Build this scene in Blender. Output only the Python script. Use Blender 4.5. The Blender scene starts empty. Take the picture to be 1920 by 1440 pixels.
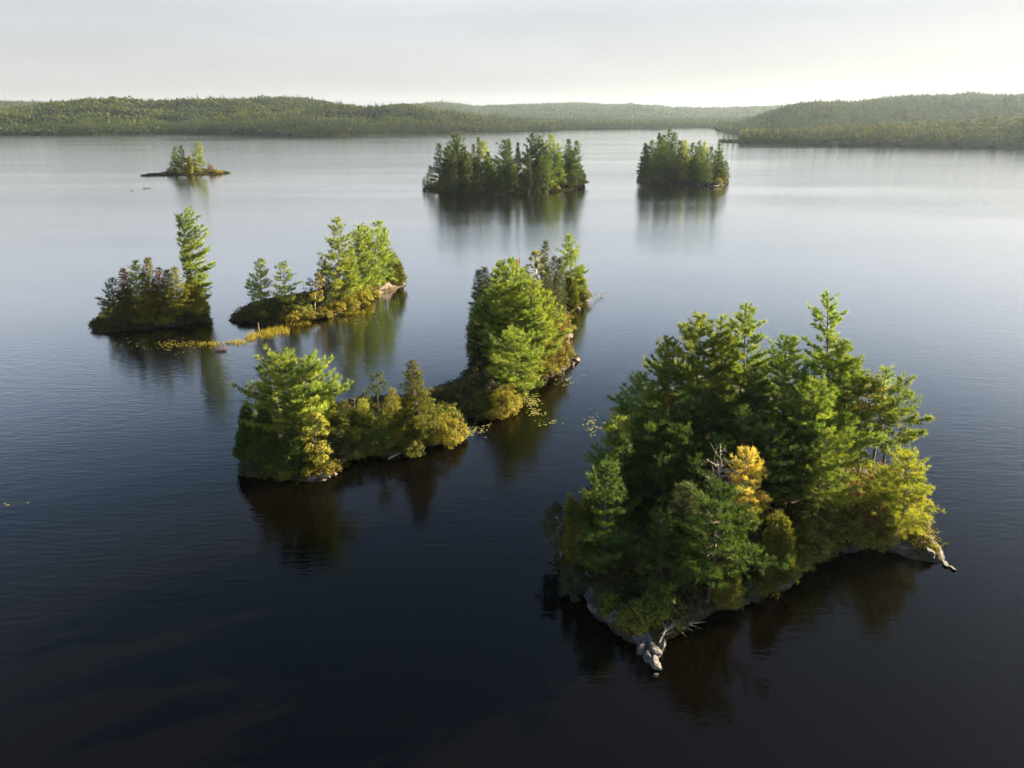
import bpy, math, random
import numpy as np
from mathutils import Vector

S = bpy.context.scene
C = S.collection
random.seed(7)

# ------------------------------------------------------------------ camera
CAM_H = 45.0
PITCH = math.radians(21.0)
FPX = 1320.0                                   # focal length in pixels of the 1920 px wide photograph
SP, CP = math.sin(PITCH), math.cos(PITCH)
cam_data = bpy.data.cameras.new('camera')
cam_data.sensor_width = 36.0
cam_data.lens = 36.0 * FPX / 1920.0
cam_data.clip_start = 0.5
cam_data.clip_end = 40000.0
cam = bpy.data.objects.new('camera', cam_data)
cam.location = (0, 0, CAM_H)
cam.rotation_euler = (math.pi / 2 - PITCH, 0, 0)
C.objects.link(cam)
S.camera = cam

# ------------------------------------------------------------------ sky and sun
SUN_AZ = math.radians(64.0)                    # to the right of straight ahead
SUN_EL = math.radians(16.0)
SUN_DIR = Vector((math.sin(SUN_AZ) * math.cos(SUN_EL), math.cos(SUN_AZ) * math.cos(SUN_EL), math.sin(SUN_EL)))

world = bpy.data.worlds.new('World')
S.world = world
world.use_nodes = True
nt = world.node_tree
nt.nodes.clear()


def N(tree, kind, **kw):
    n = tree.nodes.new(kind)
    for k, v in kw.items():
        setattr(n, k, v)
    return n


wout = N(nt, 'ShaderNodeOutputWorld')
wbg = N(nt, 'ShaderNodeBackground')
sky = N(nt, 'ShaderNodeTexSky', sky_type='NISHITA')
sky.sun_disc = False
sky.sun_elevation = SUN_EL
sky.sun_rotation = SUN_AZ
sky.altitude = 300.0
sky.air_density = 1.0
sky.dust_density = 1.5
sky.ozone_density = 1.0
whs = N(nt, 'ShaderNodeHueSaturation')
whs.inputs['Saturation'].default_value = 1.1
whs.inputs['Value'].default_value = 0.54
# a thin veil of high cloud, whiter and more even than the clear sky behind it
wtc = N(nt, 'ShaderNodeTexCoord')
wmap = N(nt, 'ShaderNodeMapping')
wmap.inputs['Scale'].default_value = (1.0, 1.0, 7.0)
wno = N(nt, 'ShaderNodeTexNoise')
wno.inputs['Scale'].default_value = 1.6
wno.inputs['Detail'].default_value = 6.0
wno.inputs['Roughness'].default_value = 0.55
wrm = N(nt, 'ShaderNodeMapRange')
wrm.inputs['From Min'].default_value = 0.35
wrm.inputs['From Max'].default_value = 0.75
wrm.inputs['To Min'].default_value = 0.89
wrm.inputs['To Max'].default_value = 0.94
wmix = N(nt, 'ShaderNodeMix', data_type='RGBA')
wsep = N(nt, 'ShaderNodeSeparateXYZ')
wcol = N(nt, 'ShaderNodeValToRGB')             # the veil: white at the horizon, bluer above
wcol.color_ramp.elements.new(0.5)
wcol.color_ramp.elements.new(0.7)
for e, (p, c) in zip(wcol.color_ramp.elements, [(0.02, (0.70, 0.685, 0.69)), (0.11, (0.70, 0.70, 0.735)), (0.22, (0.98, 1.06, 1.19)), (0.38, (0.64, 0.93, 1.40))]):
    e.position = p; e.color = (*c, 1)
wgain = N(nt, 'ShaderNodeVectorMath', operation='SCALE')
wgain.inputs['Scale'].default_value = 2.95
wel = N(nt, 'ShaderNodeMapRange', interpolation_type='SMOOTHSTEP')     # the veil thins with height above the horizon
wel.inputs['From Min'].default_value = 0.22
wel.inputs['From Max'].default_value = 0.75
wel.inputs['To Min'].default_value = 1.0
wel.inputs['To Max'].default_value = 0.10
wmul = N(nt, 'ShaderNodeMath', operation='MULTIPLY', use_clamp=True)
L = nt.links.new
L(sky.outputs['Color'], whs.inputs['Color'])
L(wtc.outputs['Generated'], wmap.inputs['Vector'])
L(wtc.outputs['Generated'], wsep.inputs['Vector'])
L(wsep.outputs['Z'], wel.inputs['Value'])
L(wsep.outputs['Z'], wcol.inputs['Fac'])
L(wcol.outputs['Color'], wgain.inputs[0])
wun = N(nt, 'ShaderNodeMapRange')
wun.inputs['From Min'].default_value = 0.3; wun.inputs['From Max'].default_value = 0.7
wun.inputs['To Min'].default_value = 1.64; wun.inputs['To Max'].default_value = 2.12
L(wno.outputs['Fac'], wun.inputs['Value']); L(wun.outputs['Result'], wgain.inputs['Scale'])
L(wmap.outputs['Vector'], wno.inputs['Vector'])
L(wno.outputs['Fac'], wrm.inputs['Value'])
L(wrm.outputs['Result'], wmul.inputs[0])
L(wel.outputs['Result'], wmul.inputs[1])
L(wmul.outputs['Value'], wmix.inputs['Factor'])
L(whs.outputs['Color'], wmix.inputs['A'])
L(wgain.outputs['Vector'], wmix.inputs['B'])
L(wmix.outputs['Result'], wbg.inputs['Color'])
wbg.inputs['Strength'].default_value = 0.05
L(wbg.outputs['Background'], wout.inputs['Surface'])

sun_data = bpy.data.lights.new('sun', 'SUN')
sun_data.energy = 5.0
sun_data.angle = math.radians(0.6)
sun_data.color = (1.0, 0.81, 0.55)
sun = bpy.data.objects.new('sun', sun_data)
sun.rotation_euler = SUN_DIR.to_track_quat('Z', 'Y').to_euler()
C.objects.link(sun)

S.view_settings.view_transform = 'Standard'
S.view_settings.look = 'None'
S.view_settings.gamma = 1.0
S.view_settings.use_curve_mapping = False
S.view_settings.exposure = 3.25
S.render.engine = 'CYCLES'
S.cycles.max_bounces = 6
S.cycles.diffuse_bounces = 2
S.cycles.glossy_bounces = 3
S.cycles.transmission_bounces = 3
S.cycles.transparent_max_bounces = 6
S.cycles.volume_bounces = 0
S.cycles.sample_clamp_indirect = 4.0
S.cycles.use_denoising = True


# ------------------------------------------------------------------ geometry of the view: where on the ground a point stands
def rayratio(py):
    v = (py - 720.0) / FPX
    return (SP + v * CP) / (CP - v * SP)       # drop per metre forward


def ground(px, py, z=0.0):
    v = (np.asarray(py, float) - 720.0) / FPX
    u = (np.asarray(px, float) - 960.0) / FPX
    t = (CAM_H - z) / (SP + v * CP)
    return t * u, t * (CP - v * SP)


def z_at(Y, py):
    return CAM_H - Y * rayratio(py)


def x_at(px, Y, z):
    depth = Y * CP + (CAM_H - z) * SP
    return (px - 960.0) / FPX * depth


# ------------------------------------------------------------------ numeric noise
_perm = np.random.RandomState(3).rand(256, 256)


def vnoise(x, y):
    x = np.asarray(x, float); y = np.asarray(y, float)
    xi = np.floor(x).astype(int); yi = np.floor(y).astype(int)
    fx = x - xi; fy = y - yi
    fx = fx * fx * (3 - 2 * fx); fy = fy * fy * (3 - 2 * fy)
    a = _perm[xi & 255, yi & 255]; b = _perm[(xi + 1) & 255, yi & 255]
    c = _perm[xi & 255, (yi + 1) & 255]; d = _perm[(xi + 1) & 255, (yi + 1) & 255]
    return (a * (1 - fx) + b * fx) * (1 - fy) + (c * (1 - fx) + d * fx) * fy


def fbm(x, y, oct=4):
    s = 0; a = 0.5
    for _ in range(oct):
        s = s + a * vnoise(x, y)
        x = x * 2.03 + 17.1; y = y * 2.03 + 5.7; a *= 0.5
    return s                                   # about 0..1


# ------------------------------------------------------------------ materials
def new_mat(name):
    m = bpy.data.materials.new(name)
    m.use_nodes = True
    m.node_tree.nodes.clear()
    return m, m.node_tree


def leaf_mat(name, dark, light, transl=0.4, vary=0.25, rough=0.75):
    m, t = new_mat(name)
    l = t.links.new
    out = N(t, 'ShaderNodeOutputMaterial')
    at = N(t, 'ShaderNodeAttribute', attribute_name='tint')
    mix = N(t, 'ShaderNodeMix', data_type='RGBA')
    mix.inputs['A'].default_value = (*dark, 1); mix.inputs['B'].default_value = (*light, 1)
    l(at.outputs['Fac'], mix.inputs['Factor'])
    oi = N(t, 'ShaderNodeObjectInfo')
    mr = N(t, 'ShaderNodeMapRange')
    mr.inputs['To Min'].default_value = 1 - vary; mr.inputs['To Max'].default_value = 1 + vary
    l(oi.outputs['Random'], mr.inputs['Value'])
    mh = N(t, 'ShaderNodeMapRange')
    mh.inputs['To Min'].default_value = 0.5 + 0.03 * vary; mh.inputs['To Max'].default_value = 0.5 - 0.06 * vary
    wn = N(t, 'ShaderNodeTexWhiteNoise', noise_dimensions='1D')
    l(oi.outputs['Random'], wn.inputs['W'])
    l(wn.outputs['Value'], mh.inputs['Value'])
    hs = N(t, 'ShaderNodeHueSaturation')
    l(mix.outputs['Result'], hs.inputs['Color'])
    l(mr.outputs['Result'], hs.inputs['Value'])
    l(mh.outputs['Result'], hs.inputs['Hue'])
    pr = N(t, 'ShaderNodeBsdfPrincipled')
    pr.inputs['Roughness'].default_value = rough
    pr.inputs['Specular IOR Level'].default_value = 0.06
    tr = N(t, 'ShaderNodeBsdfTranslucent')
    hs2 = N(t, 'ShaderNodeHueSaturation')
    hs2.inputs['Saturation'].default_value = 1.1; hs2.inputs['Value'].default_value = 1.25
    l(hs.outputs['Color'], pr.inputs['Base Color'])
    l(hs.outputs['Color'], hs2.inputs['Color'])
    l(hs2.outputs['Color'], tr.inputs['Color'])
    ms = N(t, 'ShaderNodeMixShader'); ms.inputs['Fac'].default_value = transl
    l(pr.outputs['BSDF'], ms.inputs[1]); l(tr.outputs['BSDF'], ms.inputs[2])
    l(ms.outputs['Shader'], out.inputs['Surface'])
    return m


def noisy_mat(name, cols, scale, rough=0.85, bump=0.0, bscale=None, detail=6, stretch=(1, 1, 1), spec=0.3):
    """cols: list of (position, rgb) read by a noise."""
    m, t = new_mat(name)
    l = t.links.new
    out = N(t, 'ShaderNodeOutputMaterial')
    tc = N(t, 'ShaderNodeTexCoord'); mp = N(t, 'ShaderNodeMapping')
    mp.inputs['Scale'].default_value = stretch
    l(tc.outputs['Object'], mp.inputs['Vector'])
    no = N(t, 'ShaderNodeTexNoise')
    no.inputs['Scale'].default_value = scale; no.inputs['Detail'].default_value = detail
    no.inputs['Roughness'].default_value = 0.62
    l(mp.outputs['Vector'], no.inputs['Vector'])
    cr = N(t, 'ShaderNodeValToRGB')
    while len(cr.color_ramp.elements) < len(cols):
        cr.color_ramp.elements.new(0.5)
    for e, (p, c) in zip(cr.color_ramp.elements, cols):
        e.position = p; e.color = (*c, 1)
    l(no.outputs['Fac'], cr.inputs['Fac'])
    pr = N(t, 'ShaderNodeBsdfPrincipled')
    pr.inputs['Roughness'].default_value = rough
    pr.inputs['Specular IOR Level'].default_value = spec
    l(cr.outputs['Color'], pr.inputs['Base Color'])
    if bump:
        n2 = N(t, 'ShaderNodeTexNoise')
        n2.inputs['Scale'].default_value = bscale or scale * 3; n2.inputs['Detail'].default_value = 8
        l(mp.outputs['Vector'], n2.inputs['Vector'])
        b = N(t, 'ShaderNodeBump'); b.inputs['Strength'].default_value = 1.0
        b.inputs['Distance'].default_value = bump
        l(n2.outputs['Fac'], b.inputs['Height']); l(b.outputs['Normal'], pr.inputs['Normal'])
    l(pr.outputs['BSDF'], out.inputs['Surface'])
    return m


def flat_mat(name, col, rough=0.6):
    return noisy_mat(name, [(0.3, tuple(c * 0.8 for c in col)), (0.7, col)], 3.0, rough, spec=0.08)


M = {
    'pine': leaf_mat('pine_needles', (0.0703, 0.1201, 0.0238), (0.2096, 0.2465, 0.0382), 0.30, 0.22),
    'pine_dark': leaf_mat('pine_needles_deep_green_and_shade', (0.0230, 0.0475, 0.0120), (0.0565, 0.0875, 0.0163), 0.26, 0.2),  # deep green, and shade put into the colour of pines standing in shadow
    'pine_young': leaf_mat('pine_needles_pale_green', (0.1127, 0.1552, 0.0231), (0.2723, 0.2590, 0.0409), 0.31, 0.15),
    'pine_yellow': leaf_mat('pine_needles_yellow', (0.2853, 0.2189, 0.0385), (0.4609, 0.3918, 0.0988), 0.30, 0.05),
    'spruce': leaf_mat('spruce_needles', (0.0277, 0.0436, 0.0140), (0.0745, 0.0827, 0.0247), 0.21, 0.2),
    'spruce_rust': leaf_mat('dying_spruce_needles', (0.1417, 0.0558, 0.0223), (0.2645, 0.1328, 0.0514), 0.21, 0.12),
    'cedar': leaf_mat('cedar_scales', (0.0735, 0.0912, 0.0150), (0.1879, 0.1694, 0.0254), 0.26, 0.25),
    'cedar_gold': leaf_mat('cedar_scales_golden', (0.0381, 0.0508, 0.0082), (0.1016, 0.1027, 0.0156), 0.26, 0.15),
    'birch': leaf_mat('birch_leaves', (0.0732, 0.0943, 0.0163), (0.2062, 0.1765, 0.0294), 0.31, 0.2),
    'autumn': leaf_mat('autumn_leaves', (0.0783, 0.0764, 0.0134), (0.1828, 0.1537, 0.0268), 0.31, 0.2),
    'russet': leaf_mat('russet_leaves', (0.0744, 0.0446, 0.0167), (0.1581, 0.0930, 0.0326), 0.28, 0.2),
    'shrub': leaf_mat('shrub_leaves', (0.0424, 0.0647, 0.0119), (0.1220, 0.1283, 0.0199), 0.30, 0.3),
    'shrub_gold': leaf_mat('shrub_leaves_golden', (0.0905, 0.0901, 0.0130), (0.1966, 0.1657, 0.0200), 0.31, 0.2),
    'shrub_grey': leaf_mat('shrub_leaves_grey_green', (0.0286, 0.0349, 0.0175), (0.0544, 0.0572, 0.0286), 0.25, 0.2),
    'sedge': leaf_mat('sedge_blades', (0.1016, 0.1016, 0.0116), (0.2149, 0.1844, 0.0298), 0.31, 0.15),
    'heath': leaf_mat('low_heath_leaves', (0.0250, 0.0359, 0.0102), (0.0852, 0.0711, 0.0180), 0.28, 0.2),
    'lily': leaf_mat('lily_pads', (0.0632, 0.0753, 0.0186), (0.2009, 0.1823, 0.0632), 0.07, 0.1, 0.3),
    'bark': noisy_mat('pine_bark', [(0.3, (0.04, 0.03, 0.024)), (0.7, (0.12, 0.092, 0.07))], 2.5, 0.9, 0.03, 8, stretch=(1, 1, 0.25)),
    'bark_birch': noisy_mat('birch_bark', [(0.35, (0.06, 0.05, 0.04)), (0.5, (0.34, 0.32, 0.30))], 3.0, 0.8, 0, stretch=(1, 1, 3)),
    'deadwood': noisy_mat('weathered_dead_wood', [(0.3, (0.12, 0.10, 0.09)), (0.7, (0.25, 0.22, 0.20))], 4.0, 0.85, 0.01),
    'deadwood_dark': noisy_mat('dark_dead_wood', [(0.3, (0.07, 0.06, 0.055)), (0.7, (0.15, 0.13, 0.12))], 4.0, 0.85, 0.01),
    'rock': noisy_mat('lichened_granite', [(0.32, (0.022, 0.021, 0.019)), (0.45, (0.062, 0.059, 0.055)), (0.58, (0.105, 0.102, 0.097)), (0.70, (0.04, 0.038, 0.034))], 2.6, 0.9, 0.16, 4.5, detail=10),
    'rock_dark': noisy_mat('dark_rock', [(0.3, (0.015, 0.014, 0.013)), (0.7, (0.05, 0.046, 0.043))], 2.6, 0.85, 0.13, 4.5, detail=10),  # dark stone; on the right point it holds the front face's shade
    'rock_pink': noisy_mat('pink_granite', [(0.32, (0.04, 0.03, 0.026)), (0.48, (0.085, 0.065, 0.056)), (0.64, (0.125, 0.10, 0.09))], 2.6, 0.9, 0.13, 4.5, detail=10),
    'driftwood': noisy_mat('reddish_driftwood', [(0.3, (0.08, 0.05, 0.04)), (0.7, (0.20, 0.13, 0.10))], 4.0, 0.85, 0.01),
    'white_paint': flat_mat('weathered_white_boards', (0.13, 0.127, 0.123)),
    'roof_pale': flat_mat('pale_metal_roof', (0.13, 0.145, 0.145), 0.8),
    'roof_dark': flat_mat('dark_shingle_roof', (0.09, 0.085, 0.08)),
    'glass_dark': flat_mat('dark_window_glass', (0.03, 0.035, 0.04), 0.15),
    'plank': noisy_mat('grey_dock_planks', [(0.3, (0.35, 0.30, 0.27)), (0.7, (0.62, 0.56, 0.52))], 1.0, 0.8, 0, stretch=(0.3, 4, 1)),
    'tarp': flat_mat('blue_tarpaulin', (0.03, 0.07, 0.26), 0.5),
    'boat': flat_mat('pale_boat_hull', (0.6, 0.6, 0.58), 0.4),
}


# ------------------------------------------------------------------ mesh helpers
def make_mesh(name, V, F, mat, tint=None, smooth=False):
    """V (n,3), F (m,3) or (m,4) arrays."""
    V = np.ascontiguousarray(V, np.float32); F = np.ascontiguousarray(F, np.int32)
    k = F.shape[1]; m = F.shape[0]
    me = bpy.data.meshes.new(name)
    me.vertices.add(len(V)); me.vertices.foreach_set('co', V.ravel())
    me.loops.add(m * k); me.loops.foreach_set('vertex_index', F.ravel())
    me.polygons.add(m)
    me.polygons.foreach_set('loop_start', np.arange(0, m * k, k, dtype=np.int32))
    me.polygons.foreach_set('loop_total', np.full(m, k, np.int32))
    if smooth:
        me.polygons.foreach_set('use_smooth', np.ones(m, bool))
    if tint is not None:
        a = me.attributes.new('tint', 'FLOAT', 'POINT')
        a.data.foreach_set('value', np.ascontiguousarray(tint, np.float32))
    me.materials.append(mat)
    me.update()
    return me


def obj(name, me, parent=None):
    o = bpy.data.objects.new(name, me)
    C.objects.link(o)
    if parent is not None:
        o.parent = parent
    return o


def thing(name, loc, rotz=0.0):
    o = bpy.data.objects.new(name, None)
    o.empty_display_size = 0.5
    C.objects.link(o)
    o.location = loc
    o.rotation_euler = (0, 0, rotz)
    return o


def tag(o, label, cat, group=None):
    o['label'] = label; o['category'] = cat
    if group:
        o['group'] = group
    return o


def structure(name, me, label=None):
    o = obj(name, me)
    o['kind'] = 'structure'
    if label:
        o['label'] = label
    return o


def stuff(name, me, label, cat):
    o = obj(name, me)
    o['kind'] = 'stuff'; o['label'] = label; o['category'] = cat
    return o


class Wood:
    """collects tapered tubes."""
    def __init__(self):
        self.v = []; self.f = []; self.n = 0

    def tube(self, pts, radii, sides=6):
        pts = np.asarray(pts, float); n = len(pts)
        d = np.gradient(pts, axis=0)
        d /= np.linalg.norm(d, axis=1)[:, None] + 1e-9
        ref = np.where(np.abs(d[:, 2:3]) > 0.8, np.array([[1.0, 0, 0]]), np.array([[0, 0, 1.0]]))
        a = np.cross(d, ref); a /= np.linalg.norm(a, axis=1)[:, None] + 1e-9
        b = np.cross(d, a)
        th = np.arange(sides) / sides * 2 * math.pi
        ring = (a[:, None, :] * np.cos(th)[None, :, None] + b[:, None, :] * np.sin(th)[None, :, None]) * np.asarray(radii)[:, None, None]
        self.v.append((pts[:, None, :] + ring).reshape(-1, 3))
        i = np.arange(n - 1)[:, None] * sides; j = np.arange(sides)[None, :]; j2 = (j + 1) % sides
        f = np.stack([i + j, i + j2, i + sides + j2, i + sides + j], -1).reshape(-1, 4)
        self.f.append(f + self.n); self.n += n * sides

    def build(self, name, mat):
        return make_mesh(name, np.concatenate(self.v), np.concatenate(self.f), mat, smooth=True)


def unit(a):
    return a / (np.linalg.norm(a, axis=-1, keepdims=True) + 1e-9)


def blades(rng, P, D, length, width, tint, face=None):
    """one narrow triangle per row: base at P, tip at P + D*length, its flat side turned roughly along face."""
    n = len(P)
    D = unit(D)
    side = unit(np.cross(D, rng.normal(size=(n, 3)) if face is None else unit(face) + rng.normal(size=(n, 3)) * 0.33))
    length = np.broadcast_to(length, (n,))[:, None]; width = np.broadcast_to(width, (n,))[:, None]
    a = P - side * width * 0.5; b = P + side * width * 0.5; c = P + D * length
    V = np.stack([a, b, c], 1).reshape(-1, 3)
    return V, np.arange(3 * n).reshape(n, 3), np.repeat(tint, 3)


def leaves(rng, P, Nrm, size, tint):
    """one quad leaf (or leaf clump) per row."""
    n = len(P)
    Nrm = unit(Nrm)
    a = unit(np.cross(Nrm, rng.normal(size=(n, 3)))); b = np.cross(Nrm, a)
    s = np.broadcast_to(size, (n,))[:, None] * 0.5
    k = 0.6
    V = np.stack([P - a * s, P - b * s * k, P + a * s, P + b * s * k], 1).reshape(-1, 3)
    return V, np.arange(4 * n).reshape(n, 4), np.repeat(tint, 4)


def trunk_curve(H, lean, rng, n=8, wob=0.012):
    t = np.linspace(0, 1, n)
    p = np.stack([lean[0] * t ** 1.2 + rng.normal(size=n) * wob * H * t * (1 - t) * 2,
                  lean[1] * t ** 1.2 + rng.normal(size=n) * wob * H * t * (1 - t) * 2, H * t], 1)
    p[0, 2] = -0.5
    return p


def on_curve(p, z):
    return np.stack([np.interp(z, p[:, 2], p[:, 0]), np.interp(z, p[:, 2], p[:, 1]), z], -1)


# ------------------------------------------------------------------ conifers with boughs (white pine, spruce)
STY = {
    # whorl step (m), boughs per whorl, start slope, upward bend, twig share, tuft step, blades, blade length, blade width
    'pine': dict(ws=0.78, nb=5.2, e0=0.02, curv=0.42, tw=0.36, ts=0.42, bl=7, L=0.46, W=0.085, pw=0.82, jit=0.26, upb=0.5),
    'spruce': dict(ws=0.42, nb=6.0, e0=-0.22, curv=0.28, tw=0.30, ts=0.32, bl=5, L=0.34, W=0.085, pw=0.85, jit=0.16, upb=0.05),
}


def conifer(rng, H, R, cb, lean, style='pine', q=1.0, asym=None, bare=0.0, flat=1.0, lowcut=0.3, pw=None, gap=None, sparse=1.0):
    """returns trunk, limbs, crown data. q > 1: fewer, larger blades for trees farther off."""
    s = STY[style]
    tc = trunk_curve(H, lean, rng)
    z0 = cb * H
    step = s['ws'] * (H / 18.0) ** 0.6 * (0.75 + 0.25 * q)
    zs = np.arange(z0, H - 0.35 * step, step)
    zb = []; az = []
    a0 = rng.uniform(0, 6.28)
    for z in zs:
        k = max(2, int(round(s['nb'] * sparse + rng.normal() * 0.7)))
        for j in range(k):
            zb.append(z + rng.normal() * step * 0.25)
            az.append(a0 + j * 6.283 / k + rng.normal() * 0.35)
        a0 += 2.4
    zb = np.clip(np.array(zb), z0 * 0.9, H * 0.99); az = np.array(az)
    t = (zb - z0) / (H - z0)
    p = pw or s['pw']
    prof = np.clip(1 - t, 0, 1) ** p * (lowcut + (1 - lowcut) * np.clip(t / 0.28, 0, 1) ** 0.7)
    lump = 0.78 + 0.5 * vnoise(az * 0.9 + 31 * rng.rand(), zb / (H * 0.13))
    Lb = R * prof * lump * np.clip(1 + rng.normal(size=len(t)) * s['jit'], 0.45, 1.5) + 0.25 * R * (1 - t) * 0.2 + 0.35
    if asym is not None:                       # wind-trained: long boughs on one side
        Lb *= np.clip(0.62 + 0.7 * np.cos(az - asym), 0.38, 1.35)
    if gap is not None:                        # a thin stretch of the crown
        Lb *= np.where((t > gap[0]) & (t < gap[1]), 0.45, 1.0)
    keep = rng.rand(len(t)) > bare
    zb, az, Lb, t = zb[keep], az[keep], Lb[keep], t[keep]
    nbh = len(zb)
    hd = np.stack([np.cos(az), np.sin(az), np.zeros(nbh)], 1)
    P0 = on_curve(tc, zb)
    e0 = s['e0'] + 0.75 * t ** 2.0 + rng.normal(size=nbh) * 0.10 - (0.12 * (1 - t) if style == 'pine' else 0)
    cv = s['curv'] * flat * (0.6 + 0.8 * rng.rand(nbh))

    def bough(i, u):
        return P0[i] + hd[i] * (Lb[i] * u)[:, None] + np.array([0, 0, 1.0]) * (Lb[i] * (e0[i] * u + cv[i] * u * u * 0.6))[:, None]
    # twigs, flat fans on both sides of the bough
    ntw = np.maximum(3, (Lb / (0.26 * q ** 0.8) * 1.6).astype(int))
    I = np.repeat(np.arange(nbh), ntw)
    u = 0.22 + 0.8 * rng.rand(len(I)) ** 0.85
    side = np.where(rng.rand(len(I)) < 0.5, -1.0, 1.0)
    ang = side * rng.uniform(0.35, 1.15, len(I))
    h = hd[I]
    tdir = np.stack([h[:, 0] * np.cos(ang) - h[:, 1] * np.sin(ang), h[:, 0] * np.sin(ang) + h[:, 1] * np.cos(ang),
                     e0[I] * 0.5 + cv[I] * u * 0.7 + rng.normal(size=len(I)) * 0.12 + (0.10 if style == 'pine' else -0.12)], 1)
    tl = Lb[I] * s['tw'] * (1.15 - 0.75 * u) * (0.6 + 0.8 * rng.rand(len(I))) + 0.15
    TP = bough(I, u)
    ntu = np.maximum(1, (tl / (s['ts'] * q)).astype(int) + 1)
    J = np.repeat(np.arange(len(I)), ntu)
    w = rng.rand(len(J)) ** 0.7
    UP = TP[J] + unit(tdir[J]) * (tl[J] * w)[:, None]
    tdj = tdir[J]; btint = np.clip(rng.normal(0.45, 0.2, nbh), 0, 1)[I][J]
    # leader shoot
    nl = 10
    zl = H * (1 - 0.07 * rng.rand(nl))
    UP = np.concatenate([UP, on_curve(tc, zl)]); tdj = np.concatenate([tdj, np.tile([[0, 0, 1.0]], (nl, 1))])
    btint = np.concatenate([btint, np.full(nl, 0.5)])
    nbld = max(3, int(round(s['bl'] / q ** 0.25)))
    K = np.repeat(np.arange(len(UP)), nbld)
    D = unit(tdj[K]) * 0.75 + np.array([0, 0, s['upb']]) + rng.normal(size=(len(K), 3)) * 0.55
    Pk = UP[K] + rng.normal(size=(len(K), 3)) * 0.07 * q
    tint = np.clip(btint[K] + rng.normal(size=len(K)) * 0.18, 0, 1)
    sc = (H / 18.0) ** 0.35
    crown = blades(rng, Pk, D, s['L'] * q ** 0.55 * sc * (0.7 + 0.6 * rng.rand(len(K))), s['W'] * q ** 0.85 * sc, tint,
                   face=unit(np.stack([Pk[:, 0] - np.interp(Pk[:, 2], tc[:, 2], tc[:, 0]), Pk[:, 1] - np.interp(Pk[:, 2], tc[:, 2], tc[:, 1]), np.zeros(len(K))], 1)) + unit(tdj[K]) * 0.35 + np.array([0, 0, 0.45]))
    wood = Wood(); r0 = 0.011 * H + 0.06
    wood.tube(tc, r0 * (1 - 0.93 * np.linspace(0, 1, len(tc)) ** 0.9), 7)
    limbs = Wood() if nbh > 12 else wood
    if q < 1.7:
        for i in range(nbh):
            uu = np.linspace(0, 0.95, 4)
            limbs.tube(bough(np.full(4, i), uu), (0.018 + 0.012 * Lb[i]) * (1.08 - uu), 3)
    return wood, (limbs if limbs is not wood else Wood()), crown


# ------------------------------------------------------------------ dense cedars: a solid spire of sprays
def cedar(rng, H, R, lean, q=1.0, pw=0.8, blunt=0.0):
    tc = trunk_curve(H, lean, rng, 6)
    n = int(1500 * (H * R / 9.0) / q ** 1.6) + 160
    t = 1 - np.sqrt(rng.rand(n)) if blunt == 0 else rng.rand(n) ** 1.15
    t = np.clip(t, 0, 0.995)
    az = rng.rand(n) * 6.283
    prof = np.clip(1 - t, 0, 1) ** pw * np.clip((t + 0.04) / 0.16, 0.45, 1)
    lump = 0.48 + 0.9 * vnoise(az * 1.6 + 9.3 * rng.rand(), t * H * 0.75 + 40 * rng.rand()) + 0.1 * rng.normal(size=n)
    r = R * prof * lump * (0.72 + 0.33 * rng.rand(n) ** 0.5) + 0.05
    z = t * H * 0.97 + 0.15
    P = on_curve(tc, z) + np.stack([np.cos(az) * r, np.sin(az) * r, np.zeros(n)], 1)
    nb = 5
    K = np.repeat(np.arange(n), nb)
    out = np.stack([np.cos(az), np.sin(az), np.full(n, 0.75)], 1)
    D = out[K] * 0.7 + rng.normal(size=(len(K), 3)) * 0.5
    base = np.clip(0.25 + 0.5 * vnoise(az * 1.6 + 3, z * 0.7), 0, 1)
    tint = np.clip(base[K] + rng.normal(size=len(K)) * 0.2, 0, 1)
    crown = blades(rng, P[K] + rng.normal(size=(len(K), 3)) * 0.09 * q, D, 0.34 * q ** 0.6 * (0.6 + 0.7 * rng.rand(len(K))), 0.12 * q ** 0.85, tint, face=out[K] * np.array([1, 1, 0.55]))
    wood = Wood(); r0 = 0.010 * H + 0.05
    wood.tube(tc, r0 * (1 - 0.93 * np.linspace(0, 1, len(tc))), 6)
    return wood, Wood(), crown


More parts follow.
